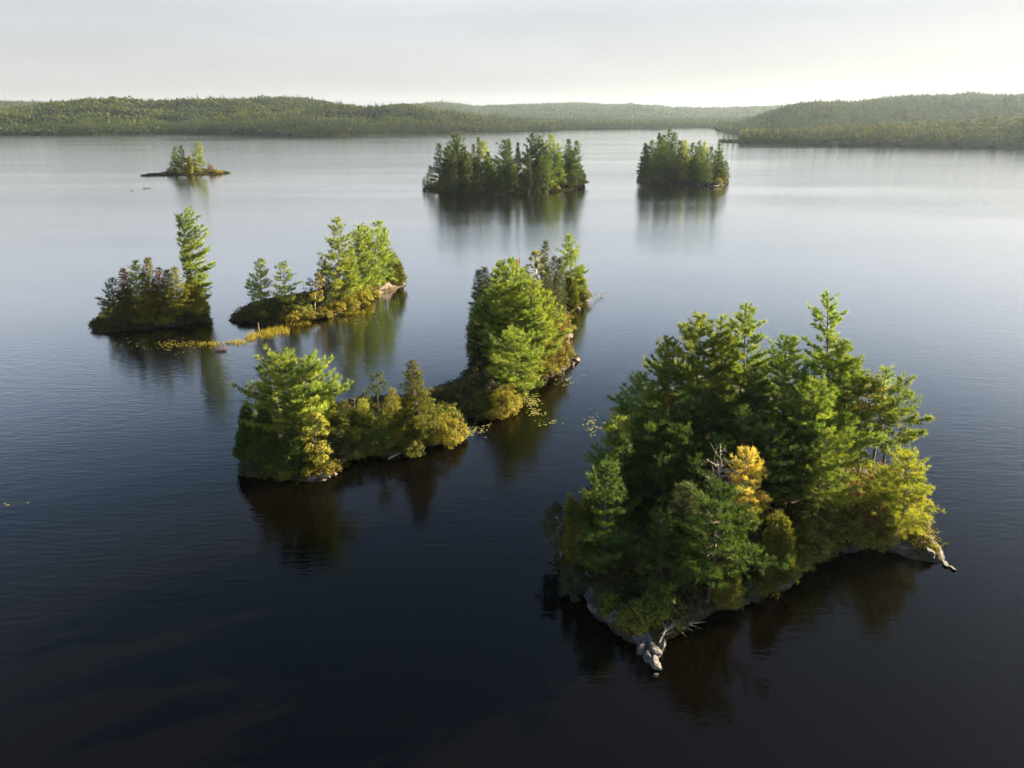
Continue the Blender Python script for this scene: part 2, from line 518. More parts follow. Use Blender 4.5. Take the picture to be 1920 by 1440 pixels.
# ------------------------------------------------------------------ broadleaf trees and bushes
def broadleaf(rng, H, R, cb, lean, q=1.0, open_=0.0, leaf=0.26):
    tc = trunk_curve(H * 0.85, lean, rng, 6, 0.03)
    k = int(60 * (R / 2.0) ** 1.2 / q ** 0.5) + 20
    az = rng.rand(k) * 6.283; t = rng.rand(k)
    prof = np.sin(np.clip(t * 0.9 + 0.08, 0, 1) * math.pi) ** 0.65
    rr = R * prof * (0.35 + 0.65 * rng.rand(k) ** 0.5) * (0.75 + 0.5 * rng.rand(k))
    z = H * cb + (H * (1 - cb)) * t * 0.96
    Cc = on_curve(tc, np.minimum(z, H * 0.85)); Cc[:, 2] = z
    Cc += np.stack([np.cos(az) * rr, np.sin(az) * rr, np.zeros(k)], 1)
    cs = (0.24 + 0.34 * rng.rand(k)) * (R / 2.0) ** 0.5 * (1 - 0.35 * open_)
    n = int(42 / q ** 1.2 * (1 - 0.4 * open_)) + 7
    K = np.repeat(np.arange(k), n)
    off = unit(rng.normal(size=(len(K), 3))) * rng.rand(len(K))[:, None] ** 0.45
    off[:, 2] *= 0.65
    P = Cc[K] + off * cs[K][:, None] * 1.25
    outw = unit(np.stack([np.cos(az), np.sin(az), np.full(k, 0.4)], 1))
    nr = off * 0.7 + outw[K] * 0.5 + np.array([0, 0, 0.2]) + rng.normal(size=(len(K), 3)) * 0.35
    tint = np.clip(np.clip(rng.normal(0.45, 0.22, k), 0, 1)[K] + rng.normal(size=len(K)) * 0.18, 0, 1)
    crown = leaves(rng, P, nr, leaf * q ** 0.7 * (0.6 + 0.7 * rng.rand(len(K))), tint)
    wood = Wood(); r0 = 0.012 * H + 0.035
    wood.tube(tc, r0 * (1 - 0.85 * np.linspace(0, 1, len(tc))), 6)
    limbs = wood                                # boughs grow out of the trunk mesh
    if q < 2.2:
        for i in range(0, k, 2):
            zt = max(0.2, Cc[i, 2] - 0.45 * (rr[i] + 0.4))
            a = on_curve(tc, np.array([min(zt, H * 0.8)]))[0]
            mid = (a + Cc[i]) / 2 + np.array([0, 0, 0.1])
            limbs.tube([a, mid, Cc[i]], [r0 * 0.4, r0 * 0.25, r0 * 0.1], 3)
    return wood, Wood(), crown


def bush(rng, H, R, q=1.0, leaf=0.245, spiky=0.0):
    k = int(16 * R * R * 1.2 / q ** 0.5) + 9
    az = rng.rand(k) * 6.283; r = R * np.sqrt(rng.rand(k))
    z = H * (0.25 + 0.7 * rng.rand(k)) * np.sqrt(np.clip(1.08 - (r / R) ** 2, 0.08, 1)) * (0.7 + 0.5 * rng.rand(k))
    Cc = np.stack([np.cos(az) * r, np.sin(az) * r, z], 1)
    cs = 0.25 + 0.2 * rng.rand(k) + 0.06 * R
    n = int(34 / q ** 1.2) + 7
    K = np.repeat(np.arange(k), n)
    off = unit(rng.normal(size=(len(K), 3))) * rng.rand(len(K))[:, None] ** 0.45
    P = Cc[K] + off * cs[K][:, None] * np.array([1.2, 1.2, 0.9])
    P[:, 2] = np.maximum(P[:, 2], 0.02)
    nr = off * 0.7 + unit(Cc + np.array([0, 0, 0.3]))[K] * 0.5 + np.array([0, 0, 0.2]) + rng.normal(size=(len(K), 3)) * 0.35
    tint = np.clip(np.clip(rng.normal(0.45, 0.25, k), 0, 1)[K] + rng.normal(size=len(K)) * 0.18, 0, 1)
    crown = leaves(rng, P, nr, leaf * q ** 0.7 * (0.6 + 0.7 * rng.rand(len(K))), tint)
    stems = Wood()
    for i in range(0, k, 3):
        stems.tube([[Cc[i, 0] * 0.25, Cc[i, 1] * 0.25, -0.2], Cc[i] * 0.6, Cc[i]], [0.035, 0.025, 0.01], 3)
    return stems, Wood(), crown


def snag(rng, H, lean, nbr=34, rmax=1.6, droop=-0.1, z0=0.12, fine=True):
    tc = trunk_curve(H, lean, rng, 9, 0.02)
    w = Wood(); r0 = 0.011 * H + 0.05
    w.tube(tc, r0 * (1 - 0.88 * np.linspace(0, 1, len(tc))), 7)
    lm = Wood()
    for i in range(nbr):
        t = z0 + (0.98 - z0) * rng.rand()
        a = rng.rand() * 6.283
        l = rmax * (1 - t) ** 0.6 * (0.4 + 0.9 * rng.rand()) + 0.25
        p0 = on_curve(tc, np.array([t * H]))[0]
        d = np.array([math.cos(a), math.sin(a), droop + 0.25 * rng.normal() + 0.35 * t])
        sag = np.array([0, 0, 1.0]) * l * 0.12 * rng.normal()
        pts = np.array([p0, p0 + d * l * 0.5 + sag, p0 + d * l + sag * 0.4])
        lm.tube(pts, [0.045 + 0.016 * l, 0.03 + 0.008 * l, 0.014], 4)
        if fine:
            for k in range(3):
                u = 0.3 + 0.6 * rng.rand()
                q0 = p0 + d * l * u + sag
                dd = d + rng.normal(size=3) * 0.7
                lm.tube([q0, q0 + dd * l * 0.3], [0.018, 0.008], 3)
    return w, lm, None


# ------------------------------------------------------------------ planting: one tree = Empty > trunk, limbs, crown
REG = []                                       # (root, look, noun, island phrase, px) for the labels
CACHE = {}


def assemble(name, parts, loc, leafm, barkm, rotz=0.0, scale=1.0, meshes=None, crown_name='crown', wood_name='trunk'):
    r = thing(name, loc, rotz)
    if meshes is None:
        w, lm, cr = parts
        meshes = [(wood_name, w.build(wood_name, M[barkm]))] if w.v else []
        if lm.v:
            meshes.append(('limbs', lm.build('limbs', M[barkm])))
        if cr is not None:
            meshes.append((crown_name, make_mesh(crown_name, cr[0], cr[1], M[leafm], cr[2])))
    for n, me in meshes:
        obj(n, me, r)
    r.scale = (scale,) * 3 if np.isscalar(scale) else scale
    return r, meshes


NAMES = {'pine': 'pine_tree', 'spruce': 'spruce_tree', 'cedar': 'cedar_tree', 'birch': 'birch_tree', 'maple': 'maple_tree', 'snag': 'dead_tree', 'bush': 'bush'}
seedn = [100]


def plant(isl, kind, bx, by, tx, ty, wpx, look, leafm=None, q=None, cb=None, noun=None, **kw):
    """a tree standing at photo point (bx, by), its tip at (tx, ty), its crown wpx wide."""
    seedn[0] += 1
    rng = np.random.RandomState(seedn[0])
    x, y = ground(bx, by, 1.2)
    z = isl.height(x, y) if isl else 0.0
    x, y = ground(bx, by, max(z, 0))
    z = max(float(isl.height(x, y)), 0.02) if isl else 0.0
    H = max(z_at(y, ty) - z, 0.5)
    depth = y * CP + CAM_H * SP
    if isl is FRONT and kind == 'pine':
        wpx *= 1.03
    Rm = 0.5 * wpx / FPX * depth
    lx = float(np.clip(x_at(tx, y, z + H) - x, -0.14 * H, 0.14 * H))
    lean = (lx, rng.normal() * 0.015 * H)
    if q is None:
        q = float(np.clip((y / 92.0) ** 0.8, 1.02, 4.0))
    bark = kw.pop('bark', 'bark')
    if kind == 'pine':
        parts = conifer(rng, H, Rm, 0.18 if cb is None else cb, lean, 'pine', q, **kw); lf = leafm or 'pine'
    elif kind == 'spruce':
        parts = conifer(rng, H, Rm, 0.06 if cb is None else cb, lean, 'spruce', q, **kw); lf = leafm or 'spruce'
    elif kind == 'cedar':
        parts = cedar(rng, H, Rm, lean, q, **kw); lf = leafm or 'cedar'
    elif kind in ('birch', 'maple'):
        parts = broadleaf(rng, H, Rm, 0.2 if cb is None else cb, lean, q, **kw); lf = leafm or 'birch'
        if kind == 'birch':
            bark = 'bark_birch'
    elif kind == 'snag':
        parts = snag(rng, H, lean, rmax=Rm, **kw); lf = None
        bark = 'deadwood' if bark == 'bark' else bark
    elif kind == 'bush':
        parts = bush(rng, H, Rm, q, **kw); lf = leafm or 'shrub'
    r, _ = assemble(NAMES[kind], parts, (x, y, z - 0.05), lf, bark,
                    crown_name='foliage' if kind == 'bush' else 'crown', wood_name='stems' if kind == 'bush' else 'trunk')
    REG.append((r, look, noun or NAMES[kind].replace('_tree', '').replace('dead', 'dead tree'), isl, bx, 'bush' if kind == 'bush' else 'tree'))
    return r


# ================================================================== THE SETTING
# ------------------------------------------------------------------ lake
def water_material():
    m, t = new_mat('lake_water')
    l = t.links.new
    out = N(t, 'ShaderNodeOutputMaterial')
    geo = N(t, 'ShaderNodeNewGeometry')
    pr = N(t, 'ShaderNodeBsdfPrincipled')
    pr.inputs['Base Color'].default_value = (0.0011, 0.00082, 0.00037, 1)    # peat-brown water body
    pr.inputs['Roughness'].default_value = 0.06
    pr.inputs['IOR'].default_value = 1.333
    pr.inputs['Specular IOR Level'].default_value = 0.5

    def noise(scale, rot, detail, rough=0.5, sc=(1, 1, 1)):
        mp = N(t, 'ShaderNodeMapping')
        mp.inputs['Scale'].default_value = sc
        mp.inputs['Rotation'].default_value = (0, 0, rot)
        no = N(t, 'ShaderNodeTexNoise')
        no.inputs['Scale'].default_value = scale; no.inputs['Detail'].default_value = detail
        no.inputs['Roughness'].default_value = rough
        l(geo.outputs['Position'], mp.inputs['Vector']); l(mp.outputs['Vector'], no.inputs['Vector'])
        return no
    a = noise(1.0, 0.35, 3.0, 0.55, (0.45, 1.5, 1))      # ripples, crests across the breeze
    b = noise(0.33, -0.3, 2.0, 0.5, (0.5, 1.2, 1))       # longer wavelets
    c = noise(0.010, 0.25, 4.0, 0.55, (0.22, 1.0, 1))    # lanes of calm and of breeze
    cr = N(t, 'ShaderNodeMapRange')
    cr.inputs['From Min'].default_value = 0.38; cr.inputs['From Max'].default_value = 0.62
    cr.inputs['To Min'].default_value = 0.45; cr.inputs['To Max'].default_value = 1.15
    l(c.outputs['Fac'], cr.inputs['Value'])
    sx = N(t, 'ShaderNodeSeparateXYZ'); l(geo.outputs['Position'], sx.inputs['Vector'])
    op = N(t, 'ShaderNodeMapRange', interpolation_type='SMOOTHSTEP')
    op.inputs['From Min'].default_value = 120.0; op.inputs['From Max'].default_value = 700.0
    op.inputs['To Min'].default_value = 1.0; op.inputs['To Max'].default_value = 1.5
    l(sx.outputs['Y'], op.inputs['Value'])
    ml = N(t, 'ShaderNodeMath', operation='MULTIPLY')
    l(cr.outputs['Result'], ml.inputs[0]); l(op.outputs['Result'], ml.inputs[1])
    d1 = N(t, 'ShaderNodeMath', operation='MULTIPLY'); d1.inputs[1].default_value = 0.062
    d2 = N(t, 'ShaderNodeMath', operation='MULTIPLY'); d2.inputs[1].default_value = 0.04
    l(ml.outputs[0], d1.inputs[0]); l(ml.outputs[0], d2.inputs[0])
    b1 = N(t, 'ShaderNodeBump'); b1.inputs['Distance'].default_value = 0.065
    b2 = N(t, 'ShaderNodeBump'); b2.inputs['Distance'].default_value = 0.06
    l(b.outputs['Fac'], b2.inputs['Height']); l(d2.outputs[0], b2.inputs['Distance'])
    l(a.outputs['Fac'], b1.inputs['Height']); l(d1.outputs[0], b1.inputs['Distance'])
    l(b2.outputs['Normal'], b1.inputs['Normal'])
    # body of the water under a mirror whose share follows the angle of view (Fresnel, steepened by hand: pale far water, dark near water)
    body = N(t, 'ShaderNodeBsdfDiffuse'); body.inputs['Color'].default_value = (0.0011, 0.00082, 0.00037, 1)
    gl = N(t, 'ShaderNodeBsdfGlossy'); gl.inputs['Roughness'].default_value = 0.06
    gl.inputs['Color'].default_value = (1, 1, 1, 1)
    fr = N(t, 'ShaderNodeFresnel'); fr.inputs['IOR'].default_value = 1.333
    fc = N(t, 'ShaderNodeFloatCurve')
    cu = fc.mapping.curves[0]
    pts = [(0.0, 0.0), (0.02, 0.013), (0.05, 0.03), (0.10, 0.095), (0.15, 0.23), (0.20, 0.38), (0.28, 0.57), (0.45, 0.76), (0.65, 0.88), (1.0, 1.0)]
    cu.points[0].location = pts[0]; cu.points[1].location = pts[-1]
    for p in pts[1:-1]:
        cu.points.new(*p)
    for p in cu.points:
        p.handle_type = 'AUTO_CLAMPED'
    fc.mapping.update()
    ms = N(t, 'ShaderNodeMixShader')
    l(b1.outputs['Normal'], gl.inputs['Normal']); l(b1.outputs['Normal'], fr.inputs['Normal'])
    l(fr.outputs['Fac'], fc.inputs['Value']); l(fc.outputs['Value'], ms.inputs['Fac'])
    l(body.outputs['BSDF'], ms.inputs[1]); l(gl.outputs['BSDF'], ms.inputs[2])
    t.nodes.remove(pr)
    l(ms.outputs['Shader'], out.inputs['Surface'])
    return m


wv = np.array([[-15000, -400, 0], [15000, -400, 0], [15000, 16000, 0], [-15000, 16000, 0]], float)
structure('water', make_mesh('water', wv, np.array([[0, 1, 2, 3]]), water_material()), 'dark rippled lake water reflecting the pale sky')


# ------------------------------------------------------------------ islands
def ground_material(name='island_ground'):
    m, t = new_mat(name)
    l = t.links.new
    out = N(t, 'ShaderNodeOutputMaterial')
    at = N(t, 'ShaderNodeAttribute', attribute_name='tint')    # 0 = bare rock by the water, 1 = litter and moss inland
    tc = N(t, 'ShaderNodeTexCoord')
    no = N(t, 'ShaderNodeTexNoise'); no.inputs['Scale'].default_value = 1.5; no.inputs['Detail'].default_value = 9
    no2 = N(t, 'ShaderNodeTexNoise'); no2.inputs['Scale'].default_value = 0.35; no2.inputs['Detail'].default_value = 6
    l(tc.outputs['Object'], no.inputs['Vector']); l(tc.outputs['Object'], no2.inputs['Vector'])
    rock = N(t, 'ShaderNodeValToRGB')
    for e, (p, c) in zip(rock.color_ramp.elements, [(0.36, (0.018, 0.015, 0.012)), (0.72, (0.085, 0.075, 0.065))]):
        e.position = p; e.color = (*c, 1)
    soil = N(t, 'ShaderNodeValToRGB')
    soil.color_ramp.elements.new(0.5)
    for e, (p, c) in zip(soil.color_ramp.elements, [(0.35, (0.02, 0.026, 0.008)), (0.5, (0.045, 0.032, 0.016)), (0.68, (0.06, 0.055, 0.02))]):
        e.position = p; e.color = (*c, 1)
    l(no.outputs['Fac'], rock.inputs['Fac']); l(no2.outputs['Fac'], soil.inputs['Fac'])
    ad = N(t, 'ShaderNodeMath', operation='ADD'); sb = N(t, 'ShaderNodeMath', operation='MULTIPLY_ADD')
    sb.inputs[1].default_value = 1.4; sb.inputs[2].default_value = -0.7
    l(no.outputs['Fac'], sb.inputs[0]); l(sb.outputs[0], ad.inputs[0]); l(at.outputs['Fac'], ad.inputs[1])
    ad.use_clamp = True
    mix = N(t, 'ShaderNodeMix', data_type='RGBA')
    l(ad.outputs[0], mix.inputs['Factor']); l(rock.outputs['Color'], mix.inputs['A']); l(soil.outputs['Color'], mix.inputs['B'])
    pr = N(t, 'ShaderNodeBsdfPrincipled'); pr.inputs['Roughness'].default_value = 0.9
    pr.inputs['Specular IOR Level'].default_value = 0.05
    bp = N(t, 'ShaderNodeBump'); bp.inputs['Distance'].default_value = 0.4
    l(no.outputs['Fac'], bp.inputs['Height']); l(bp.outputs['Normal'], pr.inputs['Normal'])
    l(mix.outputs['Result'], pr.inputs['Base Color']); l(pr.outputs['BSDF'], out.inputs['Surface'])
    return m


M['ground'] = ground_material()


class Island:
    def __init__(self, phrase, outline, hm, res, cover=0.0, q=1.0, edge=0.5, coverm='heath', rim=5.0, fringe=9.0, bare=()):
        self.bare = [(*map(float, ground(a, b)), r) for a, b, r in bare]
        self.phrase = phrase
        o = np.array(outline, float)
        x, y = ground(o[:, 0], o[:, 1])
        self.poly = np.stack([x, y], 1)
        self.hm, self.edge, self.rim, self.fringe = hm, edge, rim, fringe
        lo = self.poly.min(0) - 3; hi = self.poly.max(0) + 3
        nx = int((hi[0] - lo[0]) / res) + 1; ny = int((hi[1] - lo[1]) / res) + 1
        gx, gy = np.meshgrid(np.linspace(lo[0], hi[0], nx), np.linspace(lo[1], hi[1], ny), indexing='ij')
        d = self.sdf(gx.ravel(), gy.ravel())
        z = self._h(gx.ravel(), gy.ravel(), d)
        idx = np.arange(nx * ny).reshape(nx, ny)
        F = np.stack([idx[:-1, :-1], idx[1:, :-1], idx[1:, 1:], idx[:-1, 1:]], -1).reshape(-1, 4)
        F = F[(d[F] > -2.2).any(1)]
        used = np.unique(F); remap = np.full(nx * ny, -1); remap[used] = np.arange(len(used))
        V = np.stack([gx.ravel(), gy.ravel(), z], 1)[used]
        self.obj = structure('island', make_mesh('island', V, remap[F], M['ground'], np.clip((d[used] + 0.1) / 1.0, 0, 1), smooth=True), phrase)
        if cover:
            self.cover(cover, lo, hi, q, coverm)

    def sdf(self, x, y):
        p = np.stack([np.asarray(x, float).ravel(), np.asarray(y, float).ravel()], 1)
        a = self.poly; b = np.roll(a, -1, 0)
        best = np.full(len(p), 1e9); inside = np.zeros(len(p), bool)
        for i in range(len(a)):
            ab = b[i] - a[i]; ap = p - a[i]
            t = np.clip((ap @ ab) / (ab @ ab + 1e-9), 0, 1)
            best = np.minimum(best, np.linalg.norm(ap - t[:, None] * ab, axis=1))
            c = (a[i, 1] > p[:, 1]) != (b[i, 1] > p[:, 1])
            xi = (b[i, 0] - a[i, 0]) * (p[:, 1] - a[i, 1]) / (b[i, 1] - a[i, 1] + 1e-12) + a[i, 0]
            inside ^= c & (p[:, 0] < xi)
        return np.where(inside, best, -best)

    def _h(self, x, y, d):
        d = d + (fbm(x * 0.45, y * 0.45, 3) - 0.44) * 1.6
        n = fbm(x * 0.22 + 50, y * 0.22, 4) - 0.45
        zin = self.edge * np.clip(d / 0.9, 0, 1) + self.hm * np.clip(d / self.rim, 0, 1) ** 0.75 + n * 1.3 * np.clip(d / 3, 0, 1)
        zin += (fbm(x * 0.9, y * 0.9 + 9, 3) - 0.45) * 1.0 * np.clip(d / 0.7, 0, 1)
        return np.where(d > 0, np.maximum(zin, 0.05), np.maximum(-1.2, d * 0.8))

    def height(self, x, y):
        x = np.atleast_1d(x); y = np.atleast_1d(y)
        z = self._h(x, y, self.sdf(x, y))
        return z if len(z) > 1 else float(z[0])

    def scatter(self, n, rng, dmin=0.3):
        lo = self.poly.min(0); hi = self.poly.max(0)
        P = rng.rand(n * 4, 2) * (hi - lo) + lo
        d = self.sdf(P[:, 0], P[:, 1])
        P = P[d > dmin][:n]
        return P

    def cover(self, density, lo, hi, q, mat):
        """undergrowth: uncountable low leaves over the whole island floor."""
        rng = np.random.RandomState(int(abs(lo[0]) * 10) % 1000 + 5)
        area = 0.5 * abs(np.dot(self.poly[:, 0], np.roll(self.poly[:, 1], -1)) - np.dot(self.poly[:, 1], np.roll(self.poly[:, 0], -1)))
        P = self.scatter(int(area * density * 0.5), rng, 0.25)
        if self.fringe:
            a = self.poly; seg = np.roll(a, -1, 0) - a; ln = np.linalg.norm(seg, axis=1)
            nf = int(ln.sum() * self.fringe * 0.75)
            k = rng.choice(len(a), nf, p=ln / ln.sum())
            nrm = np.stack([-seg[:, 1], seg[:, 0]], 1) / (ln[:, None] + 1e-6)
            mid = a + seg * 0.5 + nrm * 0.3
            nrm *= np.where(self.sdf(mid[:, 0], mid[:, 1]) > 0, 1, -1)[:, None]
            Q = a[k] + seg[k] * rng.rand(nf)[:, None] + nrm[k] * (rng.rand(nf)[:, None] * 2.2 - 0.4)
            P = np.concatenate([P, Q[fbm(Q[:, 0] * 0.3 + 7, Q[:, 1] * 0.3, 2) > 0.31]])
        z = self.height(P[:, 0], P[:, 1])
        clump = fbm(P[:, 0] * 0.35, P[:, 1] * 0.35, 3)
        clump = np.where(self.sdf(P[:, 0], P[:, 1]) < 2.0, np.maximum(clump, 0.46 + 0.15 * rng.rand(len(P))), clump)
        z = np.maximum(z, 0.05)
        keep = clump > 0.34
        for bx, by, br in self.bare:
            keep &= np.hypot(P[:, 0] - bx, P[:, 1] - by) > br * (0.8 + 0.4 * rng.rand(len(P)))
        P, z, clump = P[keep], z[keep], clump[keep]
        K = np.repeat(np.arange(len(P)), 9)
        h = 0.25 + 1.1 * np.clip(clump - 0.36, 0, 1) * 1.6
        off = rng.normal(size=(len(K), 3)) * np.array([0.32, 0.32, 0.0]) * q ** 0.5
        B = np.stack([P[K, 0], P[K, 1], z[K] - 0.05 + h[K] * rng.rand(len(K))], 1) + off
        tint = np.clip(vnoise(P[:, 0] * 0.3, P[:, 1] * 0.3)[K] + rng.normal(size=len(K)) * 0.25, 0, 1)
        v, f, t = leaves(rng, B, np.array([0, 0, 0.7]) + rng.normal(size=(len(K), 3)) * 0.6, 0.34 * q ** 0.7 * (0.6 + 0.8 * rng.rand(len(K))), tint)
        stuff('undergrowth', make_mesh('undergrowth', v, f, M[mat], t), 'low leafy undergrowth covering the floor of the ' + self.phrase, 'undergrowth')


FRONT = Island('large front island', [(1045, 1050), (1062, 1105), (1098, 1118), (1112, 1158), (1150, 1188), (1188, 1213), (1203, 1235), (1226, 1258), (1243, 1235), (1250, 1205), (1285, 1178), (1330, 1155), (1400, 1132), (1470, 1106), (1505, 1068), (1555, 1038), (1640, 1026), (1700, 1045), (1762, 1056), (1775, 1062), (1752, 1005), (1738, 960), (1718, 925), (1690, 895), (1640, 870), (1560, 850), (1460, 825), (1350, 810), (1260, 812), (1190, 840), (1140, 890), (1090, 950), (1055, 1005)], 1.4, 0.45, 4.0, 1.0, 0.35, rim=9.0, bare=[(1218, 1225, 3.2), (1228, 1252, 2.0), (1110, 1120, 2.4), (1112, 1145, 1.8), (1155, 1175, 2.4), (1735, 1042, 3.0), (1690, 1038, 2.0), (1762, 1052, 2.5), (1400, 1126, 1.4), (1472, 1102, 1.2)])
LONG = Island('long middle island', [(455, 885), (480, 895), (530, 893), (575, 905), (612, 903), (632, 883), (655, 862), (700, 856), (735, 858), (775, 845), (822, 835), (866, 826), (860, 800), (875, 785), (930, 785), (965, 773), (978, 745), (985, 722), (1012, 713), (1048, 703), (1065, 690), (1083, 678), (1066, 655), (1070, 632), (1056, 615), (1062, 595), (1080, 578), (1100, 565), (1085, 553), (1040, 545), (960, 550), (905, 570), (882, 610), (882, 650), (890, 685), (868, 705), (828, 727), (800, 742), (740, 748), (680, 752), (620, 765), (540, 780), (480, 800), (452, 840)], 1.0, 0.6, 3.6, 1.2, 0.35, rim=7.0, bare=[(600, 895, 2.4), (736, 853, 1.2), (1065, 688, 2.2), (1080, 679, 1.8), (1066, 636, 2.0), (1095, 566, 2.2), (977, 740, 1.5)])
LEFT = Island('left island', [(172, 618), (200, 623), (260, 617), (330, 611), (372, 604), (390, 597), (385, 580), (350, 570), (280, 565), (215, 575), (185, 598)], 1.0, 0.8, 2.4, 1.6, 0.5)
NARROW = Island('narrow sunlit island', [(427, 603), (450, 600), (490, 608), (530, 606), (560, 604), (620, 592), (660, 578), (700, 556), (740, 545), (758, 533), (745, 524), (700, 522), (640, 540), (580, 555), (520, 562), (470, 575), (440, 592)], 1.0, 0.8, 2.4, 1.6, 0.4, bare=[(728, 543, 4.0), (745, 536, 3.5), (710, 550, 2.5)])
TINY = Island('tiny far island', [(266, 330), (300, 329), (345, 329), (400, 327), (431, 325), (410, 321), (370, 318), (330, 320), (310, 326)], 0.6, 1.5, 0.5, 3.5, 0.5)
FARMID = Island('larger far island', [(795, 356), (830, 362), (890, 366), (950, 365), (1010, 361), (1060, 357), (1094, 352), (1090, 340), (1040, 335), (950, 333), (870, 336), (815, 346)], 2.0, 1.6, 0.35, 3.2, 0.6)
FARRIGHT = Island('smaller far island', [(1197, 338), (1210, 346), (1260, 346), (1320, 347), (1345, 350), (1362, 346), (1362, 335), (1340, 326), (1290, 320), (1240, 320), (1205, 328)], 2.0, 1.6, 0.35, 3.2, 0.6)

# ------------------------------------------------------------------ hills beyond the lake and the forest on them
HORF = CP + 0.3838640 * SP                      # forward share of a level ray


def px_of(X, Y):
    return 960.0 + X / Y * HORF * FPX


class Hill:
    def __init__(self, shore, ridge, rd, tree_h, power=0.75, rough=42.0, back=500.0, foot=1.5, taper=None):
        self.taper = taper
        self.sx = [p[0] for p in shore]; self.sd = [p[1] for p in shore]
        self.rx = [p[0] for p in ridge]; self.ry = [p[1] for p in ridge]
        self.dx = [p[0] for p in rd]; self.dd = [p[1] for p in rd]
        self.th, self.power, self.rough, self.back, self.foot = tree_h, power, rough, back, foot

    def z(self, X, Y):
        px = px_of(X, Y)
        ds = np.interp(px, self.sx, self.sd) + (fbm(X / 90.0, Y / 90.0 + 4, 3) - 0.44) * 40
        dr = np.maximum(np.interp(px, self.dx, self.dd), ds + 60)
        zr = np.maximum(CAM_H - dr * rayratio(np.interp(px, self.rx, self.ry)) - self.th, 1.0)
        s = (Y - ds) / (dr - ds)
        g = np.clip(s, 0, 1) ** self.power
        n = (fbm(X / 230.0 + 3, Y / 120.0, 4) - 0.47) * 2 * self.rough * np.sin(np.clip(s, 0, 1) * math.pi) ** 0.8
        n = (n + (vnoise(X / 45.0, Y / 38.0) - 0.5) * 20.0 * np.clip(s * 5, 0, 1) * np.clip((1.05 - s) * 4, 0.25, 1)) * np.clip(zr / 35.0, 0.0, 1)
        z = zr * g * (1 - 0.25 * np.clip(s - 1, 0, 1)) + n + self.foot * np.clip(s * 12, 0, 1)
        z = np.where(s > 0, np.maximum(z, 0.4), np.maximum((Y - ds) * 0.05, -3))
        return z, s

    def build(self, x0, x1, d0, d1, nx, ny, label, far_material):
        px = np.linspace(x0, x1, nx); d = np.linspace(d0, d1, ny)
        PX, Y = np.meshgrid(px, d, indexing='ij')
        X = (PX - 960) / FPX / HORF * Y
        z, s = self.z(X.ravel(), Y.ravel())
        idx = np.arange(nx * ny).reshape(nx, ny)
        F = np.stack([idx[:-1, :-1], idx[1:, :-1], idx[1:, 1:], idx[:-1, 1:]], -1).reshape(-1, 4)
        bk = np.interp(PX.ravel(), self.taper, [0.0, self.back]) if self.taper else self.back
        ok = (z > -2.5) & (Y.ravel() < np.interp(PX.ravel(), self.dx, self.dd) + bk)
        F = F[ok[F].all(1)]
        used = np.unique(F); remap = np.full(nx * ny, -1); remap[used] = np.arange(len(used))
        V = np.stack([X.ravel(), Y.ravel(), z], 1)[used]
        return structure('hill', make_mesh('hill', V, remap[F], far_material, np.ones(len(used)), smooth=True), label)

    def points(self, x0, x1, d0, d1, step, rng, smin=0.0, smax=1.15):
        Xa = (x0 - 960) / FPX / HORF; Xb = (x1 - 960) / FPX / HORF
        lo = min(Xa * d0, Xa * d1); hi = max(Xb * d0, Xb * d1)
        gx, gy = np.meshgrid(np.arange(lo, hi, step), np.arange(d0, d1, step), indexing='ij')
        X = gx.ravel() + rng.uniform(-0.48, 0.48, gx.size) * step
        Y = gy.ravel() + rng.uniform(-0.48, 0.48, gx.size) * step
        px = px_of(X, Y)
        k = (px > x0) & (px < x1)
        X, Y = X[k], Y[k]
        z, s = self.z(X, Y)
        dr = np.interp(px_of(X, Y), self.dx, self.dd)
        k = (s > smin) & (Y < dr + self.back * 0.35)
        return X[k], Y[k], z[k], s[k]


hillmat = noisy_mat('hill_floor', [(0.35, (0.010, 0.014, 0.005)), (0.65, (0.026, 0.026, 0.010))], 0.02, 1.0, spec=0.0)

# source trees for the far forest (kept out of the scene, only instanced)
forest_src = bpy.data.collections.new('forest_sources')
M['far_green'] = leaf_mat('far_broadleaf_green', (0.0309, 0.0535, 0.0103), (0.0824, 0.1009, 0.0176), 0.25, 0.16)
M['far_gold'] = leaf_mat('far_broadleaf_gold', (0.0608, 0.0662, 0.0121), (0.1270, 0.1159, 0.0221), 0.25, 0.16)
M['far_conifer'] = leaf_mat('far_conifer', (0.0144, 0.0272, 0.0104), (0.0359, 0.0496, 0.0144), 0.21, 0.16)


def src_broad(seed, mat):
    rng = np.random.RandomState(seed)
    k = 26
    d = unit(rng.normal(size=(k, 3))); d[:, 2] = np.abs(d[:, 2]) * 0.9 - 0.25
    c = d * np.array([3.9, 3.9, 4.4]) * (0.6 + 0.4 * rng.rand(k))[:, None] + np.array([0, 0, 8.6])
    K = np.repeat(np.arange(k), 12)
    off = unit(rng.normal(size=(len(K), 3)))
    P = c[K] + off * (0.9 + 0.5 * rng.rand(len(K)))[:, None]
    v, f, t = leaves(rng, P, off + d[K] * 0.6 + rng.normal(size=(len(K), 3)) * 0.3, 1.5, np.clip(0.2 + rng.rand(k)[K] * 0.4 + 0.2 * rng.rand(len(K)), 0, 1))
    o = bpy.data.objects.new('a_broadleaf_source', make_mesh('broadleaf_source', v, f, M[mat], t))
    return o


